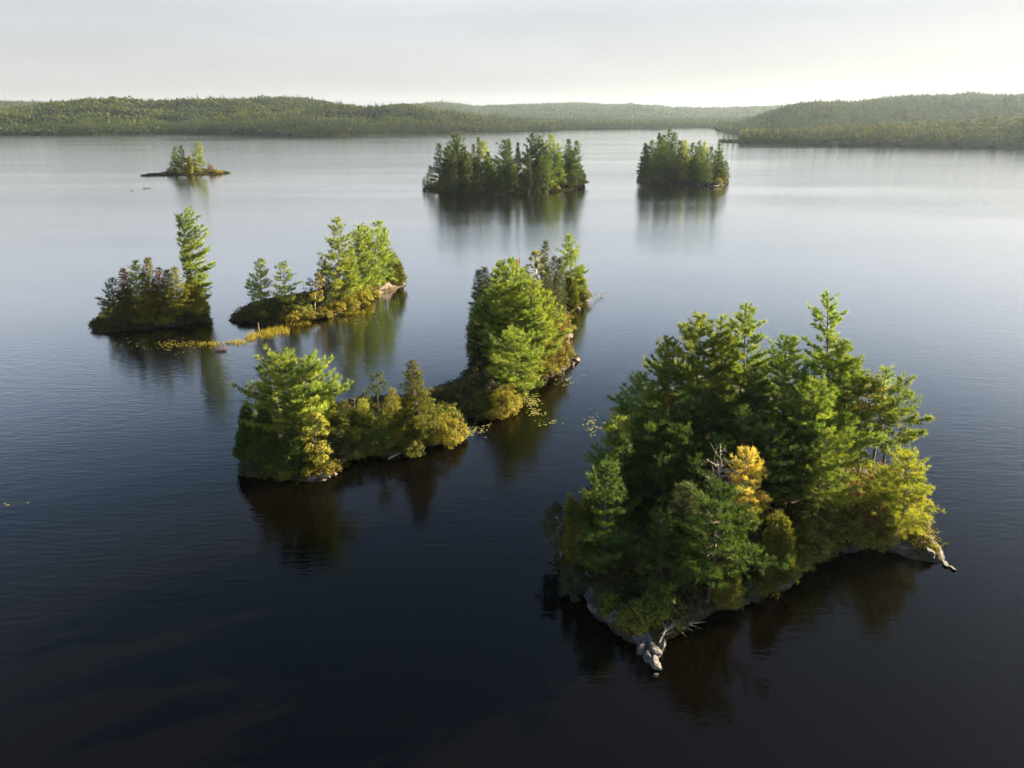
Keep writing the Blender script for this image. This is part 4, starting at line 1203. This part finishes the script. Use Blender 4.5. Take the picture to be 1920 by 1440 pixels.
far_wood(FARMID, [
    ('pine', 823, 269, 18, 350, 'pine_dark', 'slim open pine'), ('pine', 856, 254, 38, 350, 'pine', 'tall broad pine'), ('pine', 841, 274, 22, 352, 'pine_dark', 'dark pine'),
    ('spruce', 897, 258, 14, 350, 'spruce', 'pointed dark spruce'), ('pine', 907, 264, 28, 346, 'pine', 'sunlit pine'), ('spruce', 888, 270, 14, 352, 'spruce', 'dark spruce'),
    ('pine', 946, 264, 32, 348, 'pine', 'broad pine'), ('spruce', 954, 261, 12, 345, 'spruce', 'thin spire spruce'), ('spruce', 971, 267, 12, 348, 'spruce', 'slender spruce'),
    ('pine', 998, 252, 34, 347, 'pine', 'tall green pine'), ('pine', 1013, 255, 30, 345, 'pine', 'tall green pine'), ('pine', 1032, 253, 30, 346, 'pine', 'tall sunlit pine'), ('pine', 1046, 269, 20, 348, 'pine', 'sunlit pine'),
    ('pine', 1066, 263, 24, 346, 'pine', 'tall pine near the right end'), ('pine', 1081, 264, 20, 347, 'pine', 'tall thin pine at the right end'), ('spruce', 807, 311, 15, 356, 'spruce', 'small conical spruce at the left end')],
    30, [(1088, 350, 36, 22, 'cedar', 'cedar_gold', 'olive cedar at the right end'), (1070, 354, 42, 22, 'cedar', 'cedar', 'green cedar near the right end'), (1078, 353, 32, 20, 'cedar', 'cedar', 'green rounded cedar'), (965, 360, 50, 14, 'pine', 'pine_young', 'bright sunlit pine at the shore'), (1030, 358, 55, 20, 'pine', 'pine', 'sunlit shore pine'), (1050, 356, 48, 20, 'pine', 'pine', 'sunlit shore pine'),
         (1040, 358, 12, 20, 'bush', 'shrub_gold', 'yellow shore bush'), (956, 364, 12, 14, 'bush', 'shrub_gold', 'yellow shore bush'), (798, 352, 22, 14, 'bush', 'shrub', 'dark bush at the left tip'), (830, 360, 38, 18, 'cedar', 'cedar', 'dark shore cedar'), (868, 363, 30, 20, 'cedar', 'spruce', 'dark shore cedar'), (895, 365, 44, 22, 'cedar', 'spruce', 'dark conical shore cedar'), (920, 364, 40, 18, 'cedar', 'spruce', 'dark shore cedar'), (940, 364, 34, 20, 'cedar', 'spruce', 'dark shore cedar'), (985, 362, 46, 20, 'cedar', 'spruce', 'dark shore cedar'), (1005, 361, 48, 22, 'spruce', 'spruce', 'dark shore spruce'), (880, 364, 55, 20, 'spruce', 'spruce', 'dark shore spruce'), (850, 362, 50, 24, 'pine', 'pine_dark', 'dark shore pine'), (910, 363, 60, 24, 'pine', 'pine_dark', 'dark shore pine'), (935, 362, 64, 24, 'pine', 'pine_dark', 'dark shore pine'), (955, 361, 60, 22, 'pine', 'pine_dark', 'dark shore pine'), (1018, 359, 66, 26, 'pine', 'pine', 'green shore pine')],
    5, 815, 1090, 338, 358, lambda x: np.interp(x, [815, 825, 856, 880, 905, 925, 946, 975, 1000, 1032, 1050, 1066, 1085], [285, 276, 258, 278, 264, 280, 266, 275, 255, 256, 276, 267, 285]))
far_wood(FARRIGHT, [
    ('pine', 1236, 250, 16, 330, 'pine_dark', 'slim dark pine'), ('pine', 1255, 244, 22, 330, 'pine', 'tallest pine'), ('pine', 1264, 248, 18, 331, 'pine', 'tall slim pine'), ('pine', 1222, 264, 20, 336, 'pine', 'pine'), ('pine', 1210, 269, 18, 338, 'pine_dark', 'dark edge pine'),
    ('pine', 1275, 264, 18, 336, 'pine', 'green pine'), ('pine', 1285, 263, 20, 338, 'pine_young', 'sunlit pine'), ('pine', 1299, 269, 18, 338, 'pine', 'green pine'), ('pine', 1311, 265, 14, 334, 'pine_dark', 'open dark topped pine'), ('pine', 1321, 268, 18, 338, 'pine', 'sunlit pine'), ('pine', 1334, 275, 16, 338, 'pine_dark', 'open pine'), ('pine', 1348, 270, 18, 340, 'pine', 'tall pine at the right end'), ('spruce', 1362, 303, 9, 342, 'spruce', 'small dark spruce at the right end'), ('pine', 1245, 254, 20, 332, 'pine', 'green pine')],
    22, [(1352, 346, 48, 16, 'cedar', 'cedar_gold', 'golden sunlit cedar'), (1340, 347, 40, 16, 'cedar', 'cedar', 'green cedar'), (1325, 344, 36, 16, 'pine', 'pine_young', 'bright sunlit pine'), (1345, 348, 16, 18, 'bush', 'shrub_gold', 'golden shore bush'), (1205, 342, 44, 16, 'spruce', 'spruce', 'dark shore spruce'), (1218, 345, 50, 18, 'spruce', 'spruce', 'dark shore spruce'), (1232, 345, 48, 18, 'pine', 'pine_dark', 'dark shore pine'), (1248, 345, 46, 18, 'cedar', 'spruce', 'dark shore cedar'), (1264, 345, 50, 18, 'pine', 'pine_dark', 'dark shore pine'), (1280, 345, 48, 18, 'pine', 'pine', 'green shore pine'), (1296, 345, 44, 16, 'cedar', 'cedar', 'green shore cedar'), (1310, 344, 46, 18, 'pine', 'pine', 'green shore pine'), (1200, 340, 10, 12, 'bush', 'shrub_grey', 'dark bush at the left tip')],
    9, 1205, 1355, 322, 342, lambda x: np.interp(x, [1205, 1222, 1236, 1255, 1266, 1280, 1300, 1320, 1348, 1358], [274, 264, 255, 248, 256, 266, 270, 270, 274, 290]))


# ================================================================== ROCKS, LOGS AND SMALL THINGS
def boulder_mesh(seed, mat, cuts=11, sub=3):
    import bmesh
    rng = np.random.RandomState(seed)
    bm = bmesh.new()
    bmesh.ops.create_icosphere(bm, subdivisions=sub, radius=1.0)
    planes = [(unit(rng.normal(size=3)), rng.uniform(0.30, 0.68)) for _ in range(cuts)]
    for v in bm.verts:
        p = np.array(v.co)
        for n, d in planes:                     # flat fracture faces
            e = p @ n - d
            if e > 0:
                p = p - n * e * 0.92
        p = p * (1 + 0.14 * (fbm(p[0] * 2.3 + seed, p[1] * 2.3 + p[2] * 1.7, 3) - 0.45)) + 0.02 * rng.normal(size=3)
        v.co = p
    me = bpy.data.meshes.new('boulder'); bm.to_mesh(me); bm.free()
    me.materials.append(mat)
    return me


BOULD = [boulder_mesh(i, M['rock']) for i in range(5)]
BOULDD = boulder_mesh(40, M['rock_dark'])
BOULDP = [boulder_mesh(20 + i, M['rock_pink']) for i in range(4)]
ROCKREG = []


def rock(px, py, wpx, hpx, look, where, pink=False, dark=False, rot=0.0, deep=1.0, tilt=0.0):
    seedn[0] += 1
    rng = np.random.RandomState(seedn[0])
    x, y = ground(px, py)
    depth = y * CP + CAM_H * SP
    w = wpx / FPX * depth / 2 * 1.2; h = hpx / FPX * depth / 2 * 1.15
    me = (BOULDP if pink else BOULD)[seedn[0] % (4 if pink else 5)]
    if dark:
        me = BOULDD
    o = obj('boulder', me)
    o.location = (x, y + w * deep * 0.6, h * 0.35)
    o.scale = (w * 1.3, w * deep * 1.25, h * 1.12)
    o.rotation_euler = (rng.normal() * 0.12, tilt + rng.normal() * 0.1, rot + rng.normal() * 0.3)
    ROCKREG.append((o, look, where, px))
    return o


fi = 'on the large front island'
rock(1212, 1212, 34, 34, 'jagged pale grey boulder', fi + ' near its rocky tip', deep=1.2)
rock(1226, 1226, 26, 30, 'cracked pale boulder', fi + ' near its rocky tip', rot=0.8)
rock(1200, 1206, 24, 22, 'low grey boulder', fi + ' above its rocky tip')
rock(1202, 1228, 20, 20, 'weathered grey boulder', fi + ' left of its rocky tip', rot=0.5)
rock(1240, 1218, 20, 22, 'mossy grey boulder', fi + ' beside its rocky tip')
rock(1216, 1240, 18, 18, 'small cracked boulder', fi + ' close to its rocky tip')
rock(1230, 1252, 26, 28, 'square pale boulder', fi + ' at its rocky tip', rot=0.4)
rock(1229, 1270, 10, 10, 'small pinkish stone in the water', 'off the rocky tip of the large front island', pink=True)
rock(1152, 1172, 34, 28, 'grey lichened boulder', fi + ' at its left shore')
rock(1168, 1182, 28, 18, 'low grey boulder', fi + ' at its left shore')
rock(1106, 1096, 24, 28, 'pale grey boulder', fi + ' on the left bank')
rock(1108, 1122, 22, 30, 'upright pale grey boulder', fi + ' on the left bank')
rock(1113, 1150, 22, 28, 'pale grey boulder', fi + ' on the left bank')
rock(1130, 1090, 28, 18, 'flat pale stone', fi + ' in the shaded clearing')
rock(1086, 1082, 22, 10, 'flat grey stone', fi + ' under the birch')
rock(1156, 1120, 14, 6, 'small flat pale stone', fi + ' in the shaded clearing')
rock(1398, 1128, 26, 24, 'wedge shaped pale rock', fi + ' below the front pine', tilt=0.5)
rock(1474, 1102, 24, 16, 'pale rock', fi + ' below the golden cedar')
rock(1438, 1106, 20, 14, 'grey rock', fi + ' below the golden cedar')
rock(1310, 1160, 26, 20, 'dark grey rock', fi + ' at the foot of the front pine')
rock(1715, 1040, 60, 40, 'big dark cracked rock face', fi + ' at the right point', deep=0.7, dark=True)  # shade of this front face painted in by the dark stone
rock(1748, 1046, 34, 34, 'dark cracked rock', fi + ' at the right point', deep=0.8, dark=True)
rock(1690, 1036, 40, 26, 'dark rock', fi + ' at the right point', deep=0.7, dark=True)
rock(1764, 1050, 22, 20, 'sunlit sloping rock', fi + ' at the right point', pink=True, rot=0.7)
rock(1775, 1061, 16, 8, 'dark wedge of rock in the water', 'off the right point of the front island', rot=0.6, dark=True)
rock(1787, 1068, 12, 6, 'small dark wedge of rock in water', 'off the right point of the front island', rot=0.6, dark=True)
lo_ = 'on the long middle island'
rock(608, 893, 32, 26, 'big white boulder', lo_ + ' at its near tip', pink=False)
rock(583, 903, 22, 18, 'pinkish white boulder', lo_ + ' at its near tip', pink=True)
rock(592, 890, 20, 18, 'grey boulder', lo_ + ' at its near tip')
rock(624, 893, 16, 12, 'small pinkish boulder', lo_ + ' at its near tip', pink=True)
rock(543, 894, 16, 10, 'small shaded stone', lo_ + ' at its left shore')
rock(738, 852, 26, 10, 'flat grey stone', lo_ + ' in the shaded cove')
rock(657, 850, 8, 6, 'small pale stone', lo_ + ' in the shaded cove')
rock(858, 828, 12, 14, 'pink stone', lo_ + ' below the golden bush', pink=True)
rock(976, 738, 18, 18, 'pink rock', lo_ + ' below the front pine', pink=True)
rock(980, 750, 10, 10, 'small pink rock', lo_ + ' below the front pine', pink=True)
rock(1052, 700, 18, 16, 'pink grey rock', lo_ + ' on the sunny shore', pink=True)
rock(1070, 686, 16, 14, 'pink grey rock', lo_ + ' on the sunny shore', pink=True)
rock(1081, 679, 12, 16, 'pink rock furthest into the water', lo_ + ' on the sunny shore', pink=True)
rock(1062, 692, 12, 10, 'small pink rock', lo_ + ' on the sunny shore', pink=True)
rock(1066, 638, 22, 14, 'pinkish rock shelf', lo_ + ' on the far sunny shore', pink=True)
rock(1082, 581, 16, 10, 'pink rock', lo_ + ' near the far tip', pink=True)
rock(1096, 566, 18, 10, 'pale rock', lo_ + ' at the far tip', pink=True)
rock(892, 690, 14, 24, 'dark sloping rock', lo_ + ' at the shaded left shore', dark=True)
na_ = 'on the narrow sunlit island'
rock(725, 545, 46, 20, 'long pink rock slab', na_ + ' on its right shore', pink=True, rot=0.35, deep=0.6)
rock(748, 537, 26, 14, 'pink rock slab end', na_ + ' at its right tip', pink=True, rot=0.35)
rock(705, 552, 22, 12, 'pink rock', na_ + ' below the amber bush', pink=True)
rock(1345, 351, 20, 6, 'dark flat rock', 'at the right end of the smaller far island', dark=True)
rock(275, 354, 12, 3, 'dark flat rock', 'alone in open water below the tiny far island', dark=True)
rock(247, 358, 4, 1.5, 'tiny dark stone', 'alone in open water left of the flat rock', dark=True)

# pick a label that singles each rock out
seen = {}
for o, look, where, px in ROCKREG:
    seen.setdefault((look, where), []).append((px, o))
ORD = ['first', 'second', 'third', 'fourth', 'fifth', 'sixth', 'seventh', 'eighth', 'ninth', 'tenth', 'eleventh', 'twelfth', 'thirteenth', 'fourteenth', 'fifteenth', 'sixteenth', 'seventeenth', 'eighteenth', 'nineteenth', 'twentieth'] + ['twenty-' + w for w in ['first', 'second', 'third', 'fourth', 'fifth', 'sixth', 'seventh', 'eighth', 'ninth']] + ['thirtieth'] + ['thirty-' + w for w in ['first', 'second', 'third', 'fourth', 'fifth', 'sixth', 'seventh', 'eighth', 'ninth']] + ['fortieth'] + ['forty-' + w for w in ['first', 'second', 'third', 'fourth', 'fifth', 'sixth', 'seventh', 'eighth', 'ninth']]
for (look, where), lst in seen.items():
    lst.sort(key=lambda e: e[0])
    for k, (px, o) in enumerate(lst):
        lab = look + ' ' + where + ('' if len(lst) == 1 else ', ' + ORD[k] + ' from left')
        tag(o, lab, 'rock', 'boulders along the island shores')


def log(pts, radii, name, label, mat='deadwood', twigs=0, seed=1, group='fallen dead wood'):
    rng = np.random.RandomState(seed)
    w = Wood(); pts = np.array(pts, float)
    base = pts[0].copy(); pts = pts - base
    w.tube(pts, radii, 6)
    o = thing(name, tuple(base))
    obj('stem', w.build('stem', M[mat]), o)
    if twigs:
        t = Wood()
        for i in range(twigs):
            u = 0.25 + 0.7 * rng.rand()
            k = u * (len(pts) - 1); i0 = min(int(k), len(pts) - 2)
            p = pts[i0] + (pts[i0 + 1] - pts[i0]) * (k - i0)
            d = unit(pts[-1] - pts[0]) * 0.5 + rng.normal(size=3) * np.array([0.6, 0.6, 0.4]) + np.array([0, 0, 0.15])
            l = np.linalg.norm(pts[-1] - pts[0]) * (0.18 + 0.25 * rng.rand())
            t.tube([p, p + d * l * 0.6, p + d * l + np.array([0, 0, -0.05])], [radii[-1] * 1.2 + 0.012, 0.016, 0.008], 3)
        obj('twigs', t.build('twigs', M[mat]), o)
    tag(o, label, 'log', group)
    return o


def gp(px, py, z):
    x, y = ground(px, py, z)
    return [float(x), float(y), z]


log([gp(1240, 1188, 0.7), gp(1270, 1170, 0.6), gp(1312, 1168, 0.25)], [0.10, 0.07, 0.03], 'fallen_branch', 'pale fallen branch with bare twigs over the water behind the rocky tip', twigs=16, seed=3)
log([gp(1236, 1205, 0.9), gp(1246, 1185, 1.2), gp(1272, 1160, 1.0)], [0.09, 0.06, 0.03], 'fallen_branch', 'pale bare branch lying against the shrub above the rocky tip', twigs=14, seed=4)
log([gp(586, 873, 1.0), gp(606, 868, 1.15), gp(622, 878, 0.7)], [0.10, 0.08, 0.04], 'fallen_branch', 'bleached fallen branch above the white boulders of the long island', twigs=12, seed=5)
log([gp(728, 860, 0.25), gp(742, 853, 0.3), gp(758, 846, 0.35)], [0.16, 0.14, 0.10], 'driftwood_log', 'sunlit driftwood log in the cove of the long island', mat='deadwood')
log([gp(400, 659, 0.05), gp(412, 656, 0.22), gp(424, 652, 0.45)], [0.14, 0.35, 0.30], 'driftwood_log', 'reddish driftwood log afloat near the sedge', mat='driftwood')
log([gp(1102, 563, 0.5), gp(1114, 556, 1.1), gp(1130, 552, 0.3)], [0.10, 0.08, 0.03], 'fallen_branch', 'bare fallen branches over the water at the far tip of the long island', twigs=26, seed=8, mat='deadwood_dark')
log([gp(1060, 713, 0.05), gp(1064, 711, 0.12), gp(1069, 709, 0.1)], [0.05, 0.06, 0.03], 'floating_stick', 'small dark stick floating off the sunny shore of the long island', mat='deadwood_dark')
log([gp(485, 618, 0.0), gp(484.5, 612, 0.9), gp(484, 606, 1.7)], [0.18, 0.11, 0.05], 'tree_stump', 'weathered broken stump standing in the sedge', twigs=5, seed=9, mat='driftwood')
log([gp(462, 590, 0.2), gp(468, 586, 0.9), gp(482, 584, 0.5)], [0.08, 0.07, 0.04], 'fallen_branch', 'dark fallen branch at the left tip of the narrow island', twigs=14, seed=10, mat='deadwood_dark')
log([gp(1528, 930, 6.0), gp(1530, 950, 3.5), gp(1536, 985, 1.0)], [0.05, 0.07, 0.09], 'bare_pole', 'thin pale bare trunk inside the front island wood', mat='deadwood')


# ---- sedge beds: one islet of grass each
def sedge(px, py, wpx, hpx, hgt, label, mat='sedge', seed=1, dens=60):
    rng = np.random.RandomState(seed)
    x, y = ground(px, py)
    depth = y * CP + CAM_H * SP
    a = wpx / FPX * depth / 2
    x0, y0 = ground(px, py + hpx / 2); x1, y1 = ground(px, py - hpx / 2)
    b = max((y1 - y0) / 2, 0.6)
    n = int(a * b * dens)
    th = rng.rand(n) * 6.283; r = np.sqrt(rng.rand(n)) * (0.75 + 0.4 * vnoise(th * 1.5 + seed, np.zeros(n)))
    P = np.stack([np.cos(th) * r * a, np.sin(th) * r * b, np.zeros(n)], 1)
    keep = fbm(P[:, 0] * 0.8 + seed, P[:, 1] * 0.5, 3) > 0.36
    P = P[keep]; n = len(P)
    Dv = np.array([0.15, 0, 1.0]) + rng.normal(size=(n, 3)) * 0.28
    v, f, t = blades(rng, P, Dv, hgt * (0.5 + 0.7 * rng.rand(n)), 0.10, np.clip(vnoise(P[:, 0] * 0.5, P[:, 1] * 0.5) + 0.2 * rng.normal(size=n), 0, 1))
    o = obj('sedge', make_mesh('sedge', v, f, M[mat], t))
    o.location = (x, y, -0.03)
    o['kind'] = 'stuff'; o['label'] = label; o['category'] = 'grass'


sedge(515, 622, 56, 14, 1.1, 'yellow sedge bed at the shore of the narrow island', seed=1, dens=35)
sedge(545, 607, 70, 8, 0.8, 'golden sedge along the front of the narrow island', seed=2, dens=25)
sedge(502, 630, 46, 8, 0.9, 'thin sedge standing in water below the narrow island', seed=3, dens=25)
sedge(473, 632, 22, 14, 1.2, 'round bright yellow clump of sedge', seed=4)
sedge(444, 643, 34, 8, 0.8, 'low yellow sedge clump', seed=5)
sedge(405, 645, 56, 8, 0.7, 'thin green sedge strip beside the left island', seed=6, dens=30)
sedge(878, 792, 46, 12, 0.7, 'pale sedge at the neck of the long island', seed=7, dens=20)
sedge(345, 645, 110, 12, 0.35, 'low brownish sedge in the shallows below the left island', seed=8, dens=8)
sedge(660, 585, 90, 8, 0.6, 'golden sedge fringe along the sunny shore', seed=9, dens=20)
sedge(300, 328, 90, 2.5, 0.8, 'dark grass on the long spit of the tiny island', mat='heath', seed=10, dens=4)
sedge(420, 325, 40, 2.0, 0.6, 'amber grass on the right spit of the tiny island', mat='autumn', seed=11, dens=6)
sedge(120, 252.2, 260, 0.8, 3.0, 'yellow reeds along the far left shore', seed=12, dens=0.06)


# ---- lily pads
def lilies(px, py, wpx, hpx, n, label, seed):
    rng = np.random.RandomState(seed)
    qx = px + rng.normal(size=n) * wpx / 3; qy = py + rng.normal(size=n) * hpx / 3
    x, y = ground(qx, qy)
    cx, cy = float(x.mean()), float(y.mean())
    th = np.arange(7) / 7 * 5.9
    r = 0.11 + 0.12 * rng.rand(n)
    a0 = rng.rand(n) * 6.28
    V = np.stack([(x - cx)[:, None] + r[:, None] * np.cos(th + a0[:, None]), (y - cy)[:, None] + r[:, None] * np.sin(th + a0[:, None]), np.full((n, 7), 0.0) + 0.02 * rng.rand(n, 7)], -1)
    c = np.stack([x - cx, y - cy, np.full(n, 0.005)], -1)[:, None, :]
    V = np.concatenate([c, V], 1).reshape(-1, 3)
    f = np.array([[0, i, i + 1] for i in range(1, 7)])
    F = (np.arange(n)[:, None, None] * 8 + f[None]).reshape(-1, 3)
    o = obj('lily_pads', make_mesh('lily_pads', V, F, M['lily'], np.repeat(rng.rand(n), 8)))
    o.location = (cx, cy, 0.015)
    o['kind'] = 'stuff'; o['label'] = label; o['category'] = 'water lilies'


lilies(998, 752, 26, 22, 110, 'yellow green lily pads below the front pine of the long island', 1)
lilies(1006, 775, 22, 8, 40, 'lily pads in the dark reflection beside the long island', 2)
lilies(890, 805, 46, 24, 70, 'pale lily pads at the neck of the long island', 3)
lilies(1030, 792, 50, 8, 22, 'scattered lily pads in the channel', 4)
lilies(1112, 795, 34, 30, 45, 'pale lily pads left of the front island', 5)
lilies(1060, 715, 40, 16, 26, 'scattered lily pads off the sunny shore', 6)
lilies(330, 648, 150, 22, 90, 'floating leaves in the shallows below the left island', 7)
lilies(50, 948, 90, 14, 12, 'tiny floating leaves on the dark water at the left', 8)
lilies(650, 600, 90, 12, 50, 'floating leaves off the narrow island', 9)


# ---- people's traces: docks, tarp, boat, cottages
def box_mesh(name, sx, sy, sz, mat, z0=0.0):
    v = np.array([[x, y, z] for x in (-sx / 2, sx / 2) for y in (-sy / 2, sy / 2) for z in (z0, z0 + sz)], float)
    return make_mesh(name, v, cf[:, ::-1], mat)


def dock(px, py, length, rot, label):
    x, y = ground(px, py)
    r = thing('dock', (x, y, 0.0), rot)
    n = max(6, int(length / 0.6)); pl = box_mesh('plank', length / n - 0.05, 1.8, 0.06, M['plank'], 0.40)
    for i in range(n):
        o = obj('plank', pl, r); o.location = (-length / 2 + (i + 0.5) * length / n, 0, 0)
    be = box_mesh('beam', length, 0.12, 0.16, M['plank'], 0.23)
    for s in (-0.7, 0.7):
        o = obj('beam', be, r); o.location = (0, s, 0)
    po = box_mesh('post', 0.14, 0.14, 1.9, M['plank'], -1.2)
    for s in (-0.98, 0.98):
        for k in (-0.45, 0.0, 0.45):
            o = obj('post', po, r); o.location = (k * length, s, 0)
    tag(r, label, 'dock', 'wooden docks')


dock(815, 357.5, 11, 0.12, 'grey wooden dock at the left end of the larger far island')
dock(1320, 346.8, 9, 0.0, 'pale wooden dock at the front of the smaller far island')


def boat(px, py, rot, label):
    x, y = ground(px, py)
    r = thing('rowing_boat', (x, y, 0.02), rot)
    n = 11
    t = np.linspace(-1, 1, n); w = 0.75 * (1 - np.abs(t) ** 2.6) + 0.04; rings = []
    for ti, wi in zip(t, w):
        k = 0.12 * ti * ti
        rings.append([[ti * 2.2, -wi, 0.5 + k], [ti * 2.15, -wi * 0.7, 0.05], [ti * 2.1, 0, -0.08 + k], [ti * 2.15, wi * 0.7, 0.05], [ti * 2.2, wi, 0.5 + k],
                      [ti * 2.15, wi * 0.9, 0.5 + k], [ti * 2.1, wi * 0.6, 0.12], [ti * 2.1, -wi * 0.6, 0.12], [ti * 2.15, -wi * 0.9, 0.5 + k]])
    V = np.array(rings).reshape(-1, 3); m = 9
    F = np.array([[i * m + j, i * m + (j + 1) % m, (i + 1) * m + (j + 1) % m, (i + 1) * m + j] for i in range(n - 1) for j in range(m)])
    obj('hull', make_mesh('hull', V, F, M['boat']), r)
    for k in (-0.8, 0.5):
        o = obj('bench', box_mesh('bench', 0.28, 1.1, 0.05, M['plank'], 0.3), r); o.location = (k, 0, 0)
    tag(r, label, 'boat')


boat(801, 354.5, 0.3, 'small dark rowing boat moored beside the grey dock')


def tarp(px, py, label):
    x, y = ground(px, py, 2.0)
    z = FARMID.height(x, y)
    r = thing('tarp_shelter', (x, y, z))
    v = np.array([[-2.2, -1.6, 2.0], [2.2, -1.6, 2.2], [-2.2, 0, 3.4], [2.2, 0, 3.5], [-2.2, 1.6, 2.0], [2.2, 1.6, 2.1], [-2.2, -1.8, 0.2], [2.2, -1.8, 0.3]])
    v2 = v + np.array([0, 0.02, 0.03])
    f = [[6, 7, 1, 0], [0, 1, 3, 2], [2, 3, 5, 4]]
    obj('sheet', make_mesh('sheet', np.concatenate([v, v2]), np.array(f + [[a + 8 for a in q[::-1]] for q in f]), M['tarp']), r)
    for sx in (-2.1, 2.1):
        for sy, h in ((-1.5, 2.0), (1.5, 2.0)):
            o = obj('pole', box_mesh('pole', 0.07, 0.07, h, M['deadwood']), r); o.location = (sx, sy, 0)
    tag(r, label, 'tarp')


tarp(848, 353, 'blue tarp shelter among the dark trees of the larger far island')


def cottage(px, Yd, hill, w, d, h, rot, wallm, roofm, label):
    X = (px - 960) / FPX / HORF * Yd
    z = float(hill.z(np.array([X]), np.array([Yd]))[0][0])
    r = thing('cottage', (X, Yd, max(z, 0.3)), rot)
    wall = obj('wall', box_mesh('wall', w, d, h + 1.5, M[wallm], -1.5), r)
    rv = np.array([[-w / 2 - .5, -d / 2 - .5, h - .1], [w / 2 + .5, -d / 2 - .5, h - .1], [w / 2 + .5, 0, h + d * 0.32], [-w / 2 - .5, 0, h + d * 0.32], [w / 2 + .5, d / 2 + .5, h - .1], [-w / 2 - .5, d / 2 + .5, h - .1]])
    roof = obj('roof', make_mesh('roof', rv, np.array([[0, 1, 2, 3], [3, 2, 4, 5], [0, 5, 4, 1]]), M[roofm]), r)
    gv = np.array([[-w / 2, -d / 2, h - 0.08], [-w / 2, d / 2, h - 0.08], [-w / 2, 0, h + d * 0.3], [w / 2, -d / 2, h - 0.08], [w / 2, d / 2, h - 0.08], [w / 2, 0, h + d * 0.3]])
    obj('gable', make_mesh('gable', gv, np.array([[0, 2, 1], [3, 4, 5]]), M[wallm]), r)
    ch = obj('chimney', box_mesh('chimney', 0.6, 0.6, 1.6, M['rock'], h + d * 0.22), roof); ch.location = (w * 0.25, 0.8, 0)
    for k in (-0.32, 0.0, 0.32):
        wi = obj('window' if k else 'door', box_mesh('pane', 1.2, 0.08, 1.2 if k else 2.0, M['glass_dark'], 1.0 if k else 0.1), r)
        wi.location = (k * w, -d / 2 - 0.03, 0)
    tag(r, label, 'house', 'cottages on the far shores')


cottage(1576, 1142, h6, 9, 6, 2.6, 0.35, 'white_paint', 'roof_pale', 'pale roofed cottage on the near right shore')
cottage(1602, 1138, h6, 3.5, 3.5, 2.0, 0.1, 'white_paint', 'roof_pale', 'tiny pale shed right of the cottage on the right shore')
cottage(528, D(253.8) + 34, hl, 11, 8, 3.5, 0.2, 'white_paint', 'roof_dark', 'white cottage on the far left shore, third of four from left')
cottage(418, D(252) + 34, hl, 12, 8, 3.5, 0.0, 'white_paint', 'roof_pale', 'white cottage on the far left shore, leftmost of four')
cottage(497, D(253.2) + 34, hl, 9, 7, 3.2, 0.1, 'white_paint', 'roof_dark', 'small white cottage on the far left shore, second of four from left')
cottage(575, D(253.5) + 34, hl, 9, 7, 3.2, -0.2, 'white_paint', 'roof_pale', 'small white cottage on the far left shore, rightmost of four')

# ---- lone trees standing out on the far points
def far_tree(px, Yd, z, H, Rr, kind, look, where, hill=None):
    seedn[0] += 1
    rng = np.random.RandomState(seedn[0])
    X = (px - 960) / FPX / HORF * Yd
    if hill is not None:
        z = max(float(hill.z(np.array([X]), np.array([Yd]))[0][0]), 0.1)
    parts = conifer(rng, H, Rr, 0.08, (0, 0), kind, 2.8)
    r, _ = assemble(NAMES[kind], parts, (X, Yd, z - 0.2), 'pine_dark', 'bark')
    REGX.append((r, look, where, px))


REGX = []
for px, H in [(1362, 10), (1370, 13), (1381, 15), (1390, 17), (1396, 16), (1406, 18), (1418, 17), (1428, 19)]:
    far_tree(px, float(np.interp(px, h6.sx, h6.sd)) + 26, 0, H, 3.3, 'pine', 'hazy dark pine', 'near right point', h6)
for px, H in [(1332, 8), (1338, 10), (1346, 10), (1358, 14)]:
    far_tree(px + 26, float(np.interp(px + 26, h5.sx, h5.sd)) + 40, 0, H, 3.0, 'pine', 'hazy thin pine', 'farther right point', h5)
REGX.sort(key=lambda e: (e[2], e[3]))
cnt = {}
for r, look, where, px in REGX:
    k = cnt.get(where, 0); cnt[where] = k + 1
    tag(r, '%s on the low spit of the %s, %s from its tip' % (look, where, ORD[k]), 'tree', 'lone pines on the far spits')

# ------------------------------------------------------------------ labels: which tree is which
groups = {}
for e in REG:
    groups.setdefault((e[3].phrase, e[1]), []).append(e)
for (phrase, look), lst in groups.items():
    lst.sort(key=lambda e: e[4])
    for k, (r, look_, noun, isl, px, cat) in enumerate(lst):
        lab = look + ' on the ' + phrase
        if len(lst) > 1:
            lab = look + ' on the ' + phrase + ', ' + (ORD[k] + ' from left' if k < len(lst) - 1 or len(lst) > 3 else 'rightmost')
        tag(r, lab, cat, ('bushes' if cat == 'bush' else 'trees') + ' on the ' + phrase)
